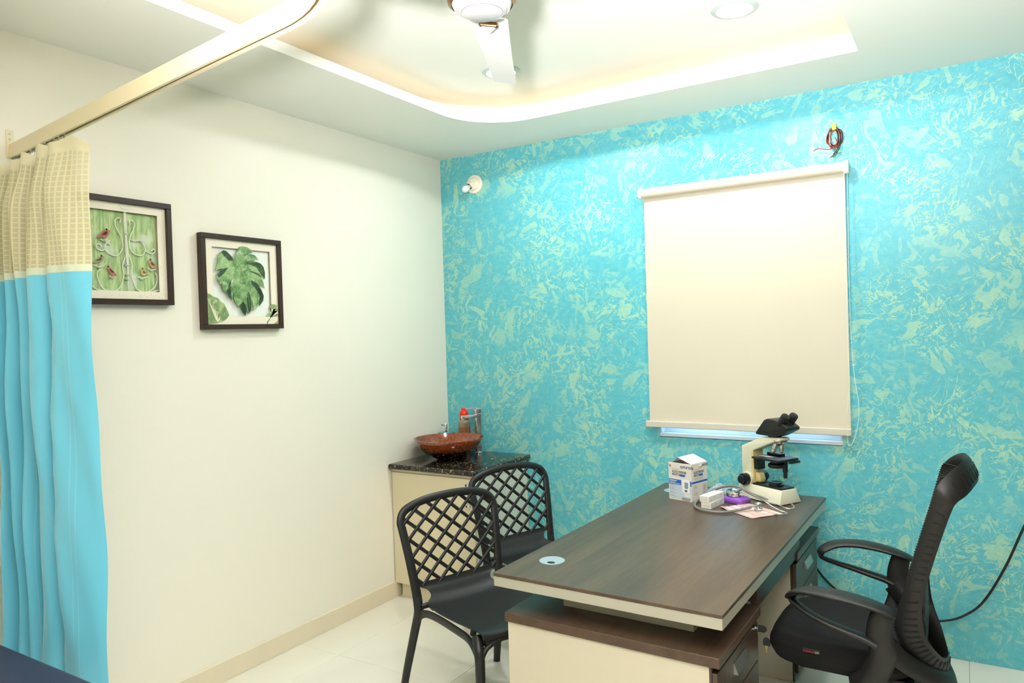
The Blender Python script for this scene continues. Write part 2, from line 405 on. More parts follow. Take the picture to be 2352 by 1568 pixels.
for k in range(3):
    a = math.radians(117.5+120*k)
    mx = Matrix.Rotation(a, 4, 'Z') @ Matrix.Translation((0, 0, FZ+.028)) @ Matrix.Rotation(math.radians(9), 4, 'X')
    prof = [(.150, -.052), (.160, -.060), (.42, -.051), (.715, -.045), (.727, -.038), (.727, .030), (.719, .038), (.42, .047), (.165, .058), (.152, .052)]
    b = MB().prism(prof, -.002, .002, lambda u, v, t: mx @ Vector((u, v, t+.006*(1-(v/.06)**2))))
    bl_ = b.build('blade', 'fanwhite', fan)
    m2 = Matrix.Rotation(a, 4, 'Z') @ Matrix.Translation((0, 0, FZ+.028))
    MB().prism([(.07, -.018), (.20, -.028), (.20, .028), (.07, .018)], .0, .006, lambda u, v, t: m2 @ Vector((u, v, t+.004))).build('arm', 'fanwhite', fan)
    tri_ = [(.176, -.026), (.184, -.031), (.193, -.025), (.226, -.008), (.230, 0), (.226, .008), (.193, .025), (.184, .031), (.176, .026)]
    bd = MB().prism(tri_, -.013, 0, lambda u, v, t: mx @ Vector((u, v, t-.001))).build('badge', 'copper', fan, bevel=.004)
    MB().prism([(.192+(u-.192)*.78, v*.72) for u, v in tri_], -.0145, -.012, lambda u, v, t: mx @ Vector((u+.004, v, t))).build('badge_face', 'fanwhite', bd)

# ================================================================== PICTURES ON THE LEFT WALL
M['matboard'] = mat('mat_board', srgb(236, 228, 206), .7)
def art_backdrop(name, c0, c1, c2):
    k = NT(name); P = k.n('ShaderNodeTexCoord').outputs['Object']
    q = k.n('ShaderNodeVectorMath', {0: P, 1: (1, 70, 9)}, operation='MULTIPLY').outputs[0]
    n1 = k.n('ShaderNodeTexNoise', {'Vector': q, 'Scale': 1.0, 'Detail': 5.0, 'Roughness': .65}).outputs['Fac']
    n2 = k.n('ShaderNodeTexNoise', {'Vector': P, 'Scale': 11.0, 'Detail': 4.0}).outputs['Fac']
    a = k.mix(k.ramp(n1, .35, .68), c0, c1); k.link(k.mix(k.ramp(n2, .52, .74), a, c2), 'Base Color')
    k.b.inputs['Roughness'].default_value = .55; return k.m
M['artgreen'] = art_backdrop('art_green_wash', srgb(140, 172, 112), srgb(196, 214, 150), srgb(206, 216, 190))
M['artpale'] = art_backdrop('art_pale_wash', srgb(226, 234, 224), srgb(238, 242, 230), srgb(236, 226, 200))
def leaf_mat(name, c0, c1, c2):
    k = NT(name); P = k.n('ShaderNodeTexCoord').outputs['Object']
    n1 = k.n('ShaderNodeTexNoise', {'Vector': P, 'Scale': 16.0, 'Detail': 4.0, 'Distortion': .8}).outputs['Fac']
    n2 = k.n('ShaderNodeTexNoise', {'Vector': P, 'Scale': 38.0, 'Detail': 3.0}).outputs['Fac']
    a = k.mix(k.ramp(n1, .36, .66), c0, c1); k.link(k.mix(k.ramp(n2, .5, .75), a, c2), 'Base Color')
    k.b.inputs['Roughness'].default_value = .45; return k.m
M['leafgreen'] = leaf_mat('painted_leaf_green', srgb(84, 128, 66), srgb(152, 186, 124), srgb(184, 206, 164))
M['leafdark'] = leaf_mat('painted_leaf_dark', srgb(30, 48, 26), srgb(52, 82, 42), srgb(76, 112, 60))
M['leafpale'] = leaf_mat('painted_leaf_pale', srgb(112, 142, 84), srgb(160, 180, 120), srgb(200, 208, 170))
M['rib'] = mat('painted_leaf_rib', srgb(160, 196, 136), .5)
M['ironwhite'] = mat('painted_iron', srgb(226, 230, 210), .5, var=.10, vscale=60)
LEAF = [(-0.043, 0.116), (-0.037, 0.137), (-0.027, 0.165), (-0.017, 0.178), (0.001, 0.182), (0.03, 0.18), (0.051, 0.169), (0.062, 0.161), (0.06, 0.156), (0.039, 0.151), (0.014, 0.144), (0.002, 0.132), (-0.001, 0.124), (0.007, 0.127), (0.022, 0.14), (0.047, 0.147), (0.073, 0.143), (0.09, 0.13), (0.095, 0.121), (0.078, 0.12), (0.052, 0.115), (0.018, 0.106), (0.005, 0.101), (0.043, 0.107), (0.081, 0.11), (0.107, 0.104), (0.125, 0.088), (0.133, 0.059), (0.132, 0.029), (0.127, 0.023), (0.112, 0.041), (0.086, 0.054), (0.06, 0.06), (0.034, 0.06), (0.061, 0.053), (0.086, 0.042), (0.108, 0.029), (0.121, 0.009), (0.127, -0.023), (0.103, -0.01), (0.069, 0.006), (0.035, 0.022), (0.051, 0.012), (0.081, -0.004), (0.107, -0.031), (0.121, -0.062), (0.116, -0.087), (0.092, -0.113), (0.086, -0.099), (0.082, -0.074), (0.077, -0.063), (0.08, -0.085), (0.08, -0.106), (0.074, -0.123), (0.056, -0.138), (0.052, -0.106), (0.045, -0.078), (0.043, -0.106), (0.039, -0.134), (0.027, -0.152), (0.019, -0.155), (0.009, -0.135), (0.004, -0.162), (-0.006, -0.152), (-0.021, -0.128), (-0.024, -0.107), (-0.037, -0.118), (-0.052, -0.097), (-0.062, -0.077), (-0.059, -0.046), (-0.067, -0.067), (-0.071, -0.088), (-0.088, -0.074), (-0.1, -0.054), (-0.101, -0.039), (-0.107, -0.051), (-0.121, -0.04), (-0.127, -0.028), (-0.124, -0.006), (-0.132, -0.014), (-0.144, 0.001), (-0.15, 0.018), (-0.149, 0.035), (-0.136, 0.052), (-0.111, 0.066), (-0.131, 0.062), (-0.151, 0.056), (-0.16, 0.056), (-0.149, 0.078), (-0.144, 0.099), (-0.144, 0.119), (-0.131, 0.133), (-0.124, 0.147), (-0.108, 0.155), (-0.092, 0.15), (-0.072, 0.134), (-0.052, 0.117)]
LEAF_RIB = [(-0.043, 0.116), (-0.023, 0.093), (-0.007, 0.059), (0.006, 0.029), (0.014, -0.006), (0.02, -0.03)]
LEAF_A = [(-0.212, -0.051), (-0.188, -0.063), (-0.169, -0.074), (-0.147, -0.079), (-0.135, -0.095), (-0.114, -0.105), (-0.107, -0.122), (-0.095, -0.139), (-0.088, -0.162), (-0.103, -0.179), (-0.13, -0.194), (-0.149, -0.198), (-0.169, -0.202), (-0.208, -0.205), (-0.209, -0.169), (-0.208, -0.136)]
LEAF_B = [(0.21, -0.111), (0.192, -0.104), (0.17, -0.104), (0.156, -0.123), (0.183, -0.128), (0.21, -0.126), (0.21, -0.138), (0.169, -0.139), (0.143, -0.155), (0.137, -0.169), (0.16, -0.166), (0.21, -0.151), (0.209, -0.165), (0.161, -0.173), (0.139, -0.194), (0.142, -0.207), (0.183, -0.205), (0.209, -0.187), (0.209, -0.21), (0.138, -0.209), (0.209, -0.21)]
LEAF_DARK = [[(-0.123, 0.144), (-0.108, 0.155), (-0.092, 0.149), (-0.072, 0.132), (-0.052, 0.108), (-0.08, 0.103), (-0.103, 0.122)], [(-0.149, 0.035), (-0.136, 0.051), (-0.107, 0.067), (-0.087, 0.072), (-0.111, 0.043), (-0.134, 0.025), (-0.144, 0.017)], [(0.014, 0.099), (0.043, 0.106), (0.081, 0.109), (0.107, 0.103), (0.125, 0.086), (0.132, 0.059), (0.13, 0.031), (0.108, 0.047), (0.081, 0.082), (0.043, 0.093)], [(0.043, 0.013), (0.052, 0.011), (0.081, -0.005), (0.106, -0.031), (0.12, -0.062), (0.115, -0.087), (0.093, -0.111), (0.088, -0.091), (0.099, -0.066), (0.077, -0.032), (0.051, -0.008)], [(-0.097, -0.036), (-0.08, 0.001), (-0.068, 0.022), (-0.079, -0.016), (-0.076, -0.054), (-0.072, -0.086), (-0.088, -0.073), (-0.098, -0.054)], [(-0.023, -0.107), (-0.007, -0.093), (0.006, -0.11), (0.014, -0.131), (0.004, -0.161), (-0.006, -0.151), (-0.02, -0.128)], [(0.023, -0.04), (0.037, -0.061), (0.041, -0.099), (0.039, -0.134), (0.027, -0.151), (0.019, -0.127), (0.018, -0.075)]]
STROKES = [[(0.006, 0.123), (0.01, 0.138), (-0.0, 0.142), (-0.013, 0.132), (-0.014, 0.111), (-0.004, 0.088), (0.01, 0.062), (0.016, 0.027), (0.007, -0.001), (-0.013, -0.02), (-0.041, -0.015), (-0.061, 0.004), (-0.06, 0.024), (-0.048, 0.032), (-0.038, 0.023)], [(0.053, 0.118), (0.049, 0.132), (0.06, 0.138), (0.071, 0.127), (0.067, 0.102), (0.054, 0.076), (0.046, 0.044), (0.05, 0.013), (0.068, -0.007), (0.098, -0.012), (0.116, 0.011), (0.112, 0.035), (0.101, 0.045)], [(-0.061, 0.004), (-0.078, -0.003), (-0.096, 0.006), (-0.095, 0.02), (-0.082, 0.023), (-0.076, 0.011)], [(0.116, 0.011), (0.146, -0.001), (0.162, 0.011), (0.157, 0.021), (0.145, 0.013)], [(0.032, -0.01), (0.012, -0.056), (0.015, -0.097), (0.008, -0.132), (-0.009, -0.16), (-0.04, -0.172), (-0.078, -0.159), (-0.094, -0.126), (-0.098, -0.096), (-0.084, -0.082)], [(0.039, -0.009), (0.054, -0.053), (0.05, -0.096), (0.061, -0.137), (0.079, -0.165), (0.121, -0.17), (0.157, -0.144), (0.168, -0.104), (0.158, -0.083)], [(-0.006, -0.177), (-0.002, -0.188), (0.012, -0.184), (0.016, -0.17), (0.019, -0.184), (0.029, -0.187), (0.035, -0.169), (0.04, -0.185), (0.051, -0.183), (0.055, -0.169), (0.061, -0.186), (0.074, -0.188), (0.075, -0.175)], [(-0.12, -0.154), (-0.097, -0.167), (-0.05, -0.17), (-0.009, -0.171)], [(0.091, -0.171), (0.136, -0.17), (0.177, -0.16), (0.204, -0.15)], [(-0.08, 0.046), (-0.065, 0.038), (-0.049, 0.037), (-0.035, 0.045)], [(0.054, 0.055), (0.068, 0.049), (0.09, 0.055)], [(-0.111, -0.064), (-0.091, -0.071), (-0.071, -0.066), (-0.058, -0.054)], [(0.076, -0.105), (0.098, -0.111), (0.124, -0.103)], [(-0.047, -0.107), (-0.034, -0.112), (-0.016, -0.106)], [(0.124, -0.063), (0.142, -0.073), (0.165, -0.065)]]
CANOPY = [(0.003, 0.197), (0.01, 0.185), (0.024, 0.179), (0.046, 0.182), (0.059, 0.193), (0.063, 0.202), (0.047, 0.196), (0.031, 0.191), (0.017, 0.194)]
ROD = [(0.03, 0.206), (0.029, 0.168), (0.028, 0.133), (0.03, 0.07), (0.032, 0.001), (0.034, -0.069), (0.033, -0.166)]
BIRDS = [[(-0.099, 0.047), (-0.081, 0.063), (-0.064, 0.082), (-0.052, 0.089), (-0.04, 0.084), (-0.036, 0.082), (-0.041, 0.077), (-0.046, 0.063), (-0.055, 0.051), (-0.075, 0.052)], [(-0.124, -0.059), (-0.108, -0.047), (-0.088, -0.037), (-0.077, -0.024), (-0.065, -0.03), (-0.071, -0.036), (-0.073, -0.046), (-0.088, -0.052), (-0.107, -0.057)], [(-0.057, -0.074), (-0.053, -0.067), (-0.046, -0.07), (-0.034, -0.083), (-0.02, -0.096), (-0.015, -0.107), (-0.037, -0.107), (-0.049, -0.09)], [(0.091, -0.079), (0.099, -0.068), (0.11, -0.075), (0.118, -0.087), (0.137, -0.091), (0.116, -0.094), (0.104, -0.101), (0.092, -0.094)], [(0.129, -0.033), (0.136, -0.025), (0.146, -0.032), (0.159, -0.049), (0.177, -0.066), (0.162, -0.061), (0.143, -0.064), (0.131, -0.051)]]

def picture(label, cy, cz, w2, h2, depth, mw, winw, winh, back):
    t = thing('picture_frame', label, 'picture', (0, cy, cz), 0, 'framed prints on the left wall')
    fwid = .024
    b = MB()
    for (a0, a1, b0, b1) in ((-w2, w2, h2-fwid, h2), (-w2, w2, -h2, -h2+fwid), (-w2, -w2+fwid, -h2+fwid, h2-fwid), (w2-fwid, w2, -h2+fwid, h2-fwid)):
        MB().box(.001, depth, a0, a1, b0, b1).build('frame_rail', 'framewood', t, bevel=.0015, seg=1)
    iw, ih = w2-fwid, h2-fwid
    rec = depth*.62
    m_ = MB()
    for (a0, a1, b0, b1) in ((-iw, iw, winh, ih), (-iw, iw, -ih, -winh), (-iw, -winw, -winh, winh), (winw, iw, -winh, winh)):
        m_.box(rec-.004, rec, a0, a1, b0, b1)
    m_.build('mat_board', 'matboard', t)
    MB().box(.002, .010, -winw, winw, -winh, winh).build('print', back, t)
    return t, rec
pl, rec = picture('dark framed print of a large green monstera leaf', -1.69, 1.932, .2375, .230, .036, .04, .172, .168, 'artpale')
yz = lambda x: (lambda u, v, t: Vector((x+t, u, v)))
lf = MB().prism(LEAF, 0, .003, yz(.024)).build('leaf', 'leafgreen', pl)
for d in LEAF_DARK: MB().prism(d, 0, .0006, yz(.0272)).build('leaf_dark_patch', 'leafdark', lf)  # dark green patches of the printed leaf
MB().tube([(.0276, y, z) for y, z in spline([(y, z, 0) for y, z in LEAF_RIB], 5) for z in [z]] if False else [(.0276, p.x, p.y) for p in spline([(y, z, 0) for y, z in LEAF_RIB], 5)], [.0028*(1-.7*i/25) for i in range(26)], 6).build('leaf_rib', 'rib', lf)
for (a_, b_) in ((1, (-.10, .10)), (1, (.07, .135)), (2, (.11, .075)), (2, (-.12, .03)), (3, (.10, .01)), (3, (-.095, -.03)), (4, (.09, -.07)), (4, (-.06, -.08)), (5, (.03, -.12))):
    s_ = LEAF_RIB[a_]; MB().tube([(.0276, s_[0]+(b_[0]-s_[0])*t, s_[1]+(b_[1]-s_[1])*t+.012*math.sin(t*PI)) for t in (0, .25, .5, .75, 1)], [.0012, .001, .0009, .0007, .0004], 5).build('leaf_vein', 'rib', lf)
MB().prism(LEAF_A, 0, .0012, yz(rec+.0002)).build('small_leaf', 'leafpale', pl)
MB().prism(LEAF_B[:-1], 0, .0012, yz(rec+.0002)).build('small_leaf', 'leafpale', pl)
for k in range(6):
    f = k/5; x0, z0 = -.158, -.198
    MB().tube([(rec+.0015, x0+(-.055+.075*f)*t*1.0, z0+(.135-.10*f)*t) for t in (.1, .5, .9)], [.003, .0026, .0006], 5).build('leaf_vein', 'matboard', pl)
# bird and chandelier print
pb, recb = picture('dark framed print of birds on a white chandelier', -2.31, 2.043, .2335, .228, .040, .04, .172, .170, 'artgreen')
ch = MB()
for s_ in STROKES: ch.tube([(.0155, p.x, p.y) for p in spline([(y, z, 0) for y, z in s_], 5)], .0027, 5)
ch.tube([(.0155, y, z) for y, z in ROD], [.002, .006, .0075, .005, .0075, .004, .0015], 6)
ch.prism(CANOPY, 0, .001, yz(recb+.001))
for y, z in ((.031, .075), (.03, -.06), (.029, -.10), (.028, -.12), (-.06, .04), (.10, .05), (-.09, -.075), (.14, -.075), (-.036, -.115), (.095, -.115)):
    ch.lathe([(.0005, -.004), (.006, -.002), (.0105, .004), (.0105, .005)], 10, (.0165, y, z))
ch.build('chandelier', 'ironwhite', pb, smooth=50)
bc = [srgb(176, 110, 90), srgb(166, 148, 116), srgb(184, 112, 92), srgb(206, 176, 100), srgb(196, 150, 84)]
bd2 = [srgb(70, 34, 28), srgb(62, 64, 60), srgb(92, 44, 38), srgb(110, 100, 90), srgb(70, 84, 104)]
for i, B in enumerate(BIRDS):
    mb_ = mat('painted_bird_%s' % 'abcde'[i], bc[i], .6, var=.35, vscale=120); md_ = mat('painted_wing_%s' % 'abcde'[i], bd2[i], .6, var=.3, vscale=150)
    o = MB().prism(B, 0, .0015, yz(.0172)).build('bird', mb_, pb)
    cx = sum(p[0] for p in B)/len(B); cz = sum(p[1] for p in B)/len(B)
    MB().prism([(cx+(p[0]-cx)*.5, cz+(p[1]-cz)*.42+.002) for p in B], 0, .0006, yz(.0187)).build('wing', md_, o)
    hx, hz = max(B, key=lambda p: p[1]); MB().lathe([(.0008, -.0016), (.0046, 0), (.0008, .0016)], 12, (.0188, hx*.9+cx*.1, hz*.94+cz*.06), Matrix.Rotation(PI/2, 4, 'Y')).build('head', md_, o)
rs = random.Random(3)
for k in range(26):
    y = rs.choice((rs.uniform(.10, .20), rs.uniform(-.15, .12))); z = rs.uniform(-.198, -.178)
    if k < 3: y, z = rs.uniform(.178, .2), rs.uniform(-.13, -.06)
    ch2 = MB() if k == 0 else ch2
    ch2.box(recb, recb+.0005, y-.0012, y+.0012, z-.0006, z+.0006)
stuff(ch2.build('paint_flecks', 'leafdark', pb))

# ================================================================== WALL LAMP HOLDER
M['ivory'] = mat('ivory_plastic', srgb(246, 238, 214), .35)
M['opal'] = mat('opal_glass', srgb(236, 240, 238), .15, coat=.5)
t = thing('bulb_holder', 'ivory wall lamp holder with a small round bulb', 'wall lamp', (.288, 0, 2.648))
RXm = Matrix.Rotation(PI/2, 4, 'X')
MB().lathe([(.062, 0), (.062, .008), (.056, .014), (.046, .016)], 40, mx=RXm).build('back_plate', 'ivory', t, smooth=35)
MB().lathe([(.046, .014), (.045, .020), (.036, .030), (.022, .034)], 40, mx=RXm).build('base_dome', 'ivory', t, smooth=50)
ax = Vector((-.28, -.80, -.53)).normalized(); q0 = Vector((-.006, -.022, -.004))
MB().tube([q0, q0+ax*.018, q0+ax*.030], [.026, .024, .0225], 28, cap=False).build('socket', 'ivory', t, smooth=40, solid=.002)
MB().cyl(q0+ax*.012, q0+ax*.026, .019, 24).build('socket_inside', mat('bakelite', srgb(52, 34, 24), .4), t)
mxb = ax.to_track_quat('Z', 'Y').to_matrix().to_4x4()
MB().lathe([(.0115, .018), (.0125, .034), (.016, .042), (.0225, .055), (.0245, .068), (.0215, .081), (.012, .091), (.0006, .0935)], 28, q0, mxb).build('bulb', 'opal', t, smooth=60)
# ================================================================== BLANKING DISC + LOOSE WIRES
disc = tag(MB().lathe([(.060, 0), (.060, .0012), (.0585, .0018), (.0002, .0018)], 48, (2.526, -.0002, 2.672), RXm).build('junction_cover', 'teal', smooth=30), 'round painted junction cover flush with the teal wall', 'junction cover')
ring = MB().lathe([(.0605, 0), (.0605, .0022), (.0595, .0022)], 48, (2.526, -.0002, 2.672), RXm, cap0=False, cap1=False).build('rim', mat('clear_rim', srgb(120, 190, 190), .3), disc)
W = thing('wire_bundle', 'coiled red and black wires taped together hanging from the wall', 'wires', (2.534, -.012, 2.64))
M['wred'] = mat('red_wire', srgb(196, 44, 30), .4); M['wblk'] = mat('black_wire', srgb(28, 34, 36), .4)
M['wgrn'] = mat('green_wire', srgb(70, 120, 84), .4); M['wwht'] = mat('white_wire', srgb(222, 200, 176), .4); M['tape'] = mat('yellow_tape', srgb(206, 196, 70), .5)
rw = random.Random(5)
def loop(col, ox, rx, rz, oy, ph):
    pts = []
    for k in range(13):
        a = PI/2+ph+2*PI*k/12*.98
        pts.append((ox+rx*math.cos(a)+rw.uniform(-.003, .003), -.006-oy-.006*math.sin(a*2+ph), -.052+rz*math.sin(a)+rw.uniform(-.002, .002)))
    MB().tube(spline([(0, -.006, .0)]+pts+[(0.002, -.008, .004)], 5), .0022, 6).build('wire', col, W, smooth=60)
for i, c in enumerate(('wred', 'wblk', 'wblk', 'wred', 'wblk', 'wgrn', 'wwht', 'wblk', 'wblk', 'wred')):
    loop(c, rw.uniform(-.006, .007), .022+.0030*(i % 5), .040+.0030*((i*3) % 5), .003*(i % 4), rw.uniform(-.3, .3))
for col, pts in (('wred', [(.002, -.012, -.05), (.012, -.016, -.075), (.004, -.02, -.098), (-.02, -.022, -.110), (-.05, -.022, -.105), (-.075, -.020, -.099), (-.092, -.018, -.100), (-.101, -.016, -.107)]),
                 ('wblk', [(.02, -.01, -.06), (.026, -.014, -.09), (.02, -.016, -.115), (.005, -.018, -.132), (-.012, -.018, -.146), (-.022, -.016, -.152)]),
                 ('wblk', [(.016, -.01, -.06), (.022, -.016, -.085), (.014, -.018, -.11), (.0, -.02, -.13), (-.006, -.02, -.138)]),
                 ('wgrn', [(.014, -.008, -.08), (.006, -.012, -.10), (-.002, -.012, -.115), (-.006, -.012, -.122)]),
                 ('wgrn', [(.018, -.006, -.10), (.012, -.010, -.128), (-.002, -.008, -.148), (-.010, -.006, -.146), (.008, -.006, -.134), (.032, -.005, -.132)]),
                 ('wwht', [(-.018, 0, .044), (-.008, -.008, .03), (.0, -.010, .018), (.004, -.010, .004)]),
                 ('wwht', [(.006, -.006, .032), (.002, -.012, .022), (-.002, -.010, .004)])):
    MB().tube(spline(pts, 6), .0021, 6).build('wire', col, W, smooth=60)
MB().box(-.010, .011, -.026, -.003, -.015, .015).build('tape_wrap', 'tape', W, bevel=.003)

# ================================================================== CURTAIN RAIL
M['rail'] = mat('cream_rail_enamel', srgb(232, 220, 182), .35)
cr = thing('curtain_rail', 'cream curtain track curving out from the left wall', 'curtain rail')
ZR = 2.369
def rail_y(x): return -2.697-.118*x
path = [(x, rail_y(x)) for x in [.002+.05*k for k in range(36)]]
x0, y0 = path[-1]; d0 = math.atan2(-.118, 1)
cx, cy = x0+.42*math.sin(d0), y0-.42*math.cos(d0)
for k in range(1, 17):
    a = d0+PI/2-k/16*(PI/2+d0*0); path.append((cx+.42*math.cos(a), cy+.42*math.sin(a)))
lx, ly = path[-1]
for k in range(1, 16): path.append((lx-.004*k, ly-.1*k))
def rail_sweep(sec, closed=True):
    b = MB(); N = len(path); vs = []
    for i, (x, y) in enumerate(path):
        q0_, q1_ = path[max(0, i-1)], path[min(N-1, i+1)]
        tx, ty = q1_[0]-q0_[0], q1_[1]-q0_[1]; l = math.hypot(tx, ty); nx, ny = ty/l, -tx/l
        for (o, z) in sec: vs.append((x+nx*o, y+ny*o, ZR+z))
    m_ = len(sec)
    fs = [(i*m_+j, i*m_+(j+1) % m_, (i+1)*m_+(j+1) % m_, (i+1)*m_+j) for i in range(N-1) for j in range(m_)]
    fs += [tuple(range(m_-1, -1, -1)), tuple((N-1)*m_+j for j in range(m_))]
    return b.add(vs, fs)
# C-section: open slot below
rail_sweep([(.0145, 0), (.0145, .052), (-.0145, .052), (-.0145, 0), (-.0055, 0), (-.0055, .004), (-.0125, .004), (-.0125, .048), (.0125, .048), (.0125, .004), (.0055, .004), (.0055, 0)]).build('track', 'rail', cr)
bk = MB().box(0, .004, -2.725, -2.697, ZR-.002, ZR+.105).build('bracket', 'rail', cr, bevel=.001, seg=1)
MB().box(0, .03, -2.716, -2.713, ZR+.0, ZR+.05).build('bracket_arm', 'rail', cr)
for z in (ZR+.07, ZR+.092):
    MB().lathe([(.0045, 0), (.004, .0025), (.0005, .003)], 12, (.004, -2.711, z), Matrix.Rotation(PI/2, 4, 'Y')).build('screw', 'steel', bk)
MB().box(.0, .03, -2.708, -2.690, ZR-.008, ZR+.0).build('end_stop', 'steel', cr)
for q in ((lx-.03, ly-.8),):
    MB().cyl((q[0], q[1], ZR+.05), (q[0], q[1], H if q[0] < .66 or q[0] > 2.7 else HU), .006, 10).build('drop_rod', 'rail', cr)
# ================================================================== CURTAIN
def curtain_net():
    k = NT('curtain_net'); uv = k.n('ShaderNodeUVMap').outputs[0]; s_ = k.n('ShaderNodeSeparateXYZ', {0: uv})
    fu = k.math('ABSOLUTE', k.math('SUBTRACT', k.math('FRACT', k.math('MULTIPLY', s_.outputs[0], 1/.021)), .5))
    fv = k.math('ABSOLUTE', k.math('SUBTRACT', k.math('FRACT', k.math('MULTIPLY', s_.outputs[1], 1/.0175)), .5))
    ln = k.math('MAXIMUM', k.ramp(fu, .30, .40), k.ramp(fv, .36, .46))
    band = k.ramp(s_.outputs[1], .385, .39)      # plain hem along the heading
    ln = k.math('MAXIMUM', ln, band)
    k.link(k.mix(ln, srgb(204, 197, 158), srgb(217, 211, 174)), 'Base Color')
    k.link(k.math('MULTIPLY_ADD', ln, .16, .80), 'Alpha'); k.b.inputs['Roughness'].default_value = .7
    k.b.inputs['Transmission Weight'].default_value = 0.0
    return k.m
M['net'] = curtain_net()
def curtain_blue():
    k = NT('curtain_satin_blue'); uv = k.n('ShaderNodeUVMap').outputs[0]; s_ = k.n('ShaderNodeSeparateXYZ', {0: uv})
    u = s_.outputs[0]
    st = k.math('ABSOLUTE', k.math('SUBTRACT', k.math('FRACT', k.math('MULTIPLY', u, 1/.14)), .5))
    thin = k.math('ABSOLUTE', k.math('SUBTRACT', k.math('FRACT', k.math('MULTIPLY', u, 1/.018)), .5))
    ln = k.math('MULTIPLY', k.ramp(st, .36, .38), k.ramp(thin, .40, .46))
    k.link(k.mix(k.math('MULTIPLY', ln, .5), srgb(110, 204, 230), srgb(158, 220, 236)), 'Base Color')
    k.b.inputs['Roughness'].default_value = .34; k.b.inputs['Sheen Weight'].default_value = .3
    return k.m
M['satin'] = curtain_blue()
M['hem'] = mat('curtain_seam', srgb(212, 222, 196), .6, var=.12, vscale=40)
cu = thing('curtain', 'gathered hospital curtain with cream net heading above sky blue satin', 'curtain')
folds = [(.035, -2.70), (.06, -2.80), (.085, -2.83), (.10, -2.77), (.115, -2.69), (.14, -2.70), (.155, -2.78), (.175, -2.83), (.195, -2.80), (.205, -2.72), (.225, -2.68), (.245, -2.72), (.255, -2.80), (.275, -2.835), (.298, -2.80), (.308, -2.72), (.325, -2.68),
         (.348, -2.71), (.36, -2.80), (.385, -2.845), (.425, -2.85), (.452, -2.82), (.462, -2.765), (.470, -2.73), (.492, -2.735), (.487, -2.79), (.492, -2.835), (.520, -2.848), (.560, -2.835), (.600, -2.82), (.640, -2.80), (.662, -2.782)]
FP = [(p.x, p.y) for p in spline([(x, y, 0) for x, y in folds], 5)]
FL = [0]
for i in range(1, len(FP)): FL.append(FL[-1]+math.hypot(FP[i][0]-FP[i-1][0], FP[i][1]-FP[i-1][1]))
def cloth(name, mt, za, zb, nv, off=0.0, par=None):
    me_v = []; uvs = []; NU = len(FP)
    for j in range(nv):
        v = j/(nv-1); z = za+(zb-za)*v
        for i, (x, y) in enumerate(FP):
            g = max(0, min(1, (z-2.12)/.2)); g2 = g*g*(3-2*g)          # pinched towards the hooks at the heading
            yc = rail_y(x)
            yy = y*(1-.35*g2)+yc*.35*g2
            s_ = i/(NU-1); xx = x*(1+.03*(1-max(0, (z-.3)/2.0)))
            wob = .006*math.sin(z*5.1+x*23)+.003*math.sin(z*13+x*60)
            crm = 0
            if s_ > .84: crm = .004*math.sin(z*31+x*9)*math.exp(-((x-.5)/.03)**2)
            dz = 0
            if z > 2.25: dz = -.018*abs(math.sin(FL[i]*16))*((z-2.25)/.09)-(.02*max(0, (s_-.93)/.07))*((z-2.25)/.09)-.02*max(0, (.14-x)/.12)*((z-2.25)/.09)
            me_v.append((xx+off+wob*.4+crm, yy-off*.5+wob, z+dz)); uvs.append((FL[i], z-za))
    b = MB(); b.add(me_v, [(j*NU+i, j*NU+i+1, (j+1)*NU+i+1, (j+1)*NU+i) for j in range(nv-1) for i in range(NU-1)])
    o = b.build(name, mt, par or cu, smooth=80, recalc=False)
    ul = o.data.uv_layers.new(name='UVMap')
    for lp in o.data.loops: ul.data[lp.index].uv = uvs[lp.vertex_index]
    return o
cloth('blue_panel', 'satin', .30, 1.895, 60)
cloth('net_panel', 'net', 1.905, 2.338, 26)
cloth('seam_band', 'hem', 1.888, 1.912, 4, .0006)
for x in (.07, .115, .16, .205, .25, .295, .34, .38, .42, .47):
    y = rail_y(x)
    MB().lathe([(.006, -.006), (.006, .006)], 10, (x, y, ZR+.008), Matrix.Rotation(PI/2, 4, 'X')).build('runner', 'steel', cu)
    MB().tube(spline([(x, y, ZR+.004), (x, y, ZR-.006), (x+.006, y-.002, ZR-.012), (x+.007, y-.003, ZR-.022), (x, y-.003, ZR-.028), (x-.005, y-.002, ZR-.022)]+[(x, y-.002, ZR-.034), (x, y-.002, ZR-.046)], 4), .0012, 6).build('hook', 'steel', cu, smooth=60)

# ================================================================== WASH-BASIN CABINET
M['cabcream'] = mat('cabinet_laminate', srgb(222, 210, 176), .34); M['cabside'] = mat('cabinet_side', srgb(226, 224, 204), .4)
cb = thing('basin_cabinet', 'cream laminate cabinet under the granite counter in the corner', 'cabinet', (0, 0, 0))
MB().box(.004, .632, -.592, -.004, .09, .812).build('carcass', 'cabside', cb, bevel=.001, seg=1)
MB().box(.03, .632, -.575, -.02, .001, .09).build('toe_kick', 'cabcream', cb)
MB().box(.004, .632, -.612, -.5925, .795, .812).build('top_rail', 'cabcream', cb)
dr = MB().box(.006, .630, -.612, -.5935, .092, .791).build('door', 'cabcream', cb, bevel=.0015, seg=1)
hd = MB().box(.588, .600, -.640, -.632, .63, .765)
hd.box(.588, .613, -.640, -.612, .752, .765); hd.box(.588, .613, -.640, -.612, .63, .643)
hd.build('handle', 'chrome', dr, bevel=.001, seg=1)
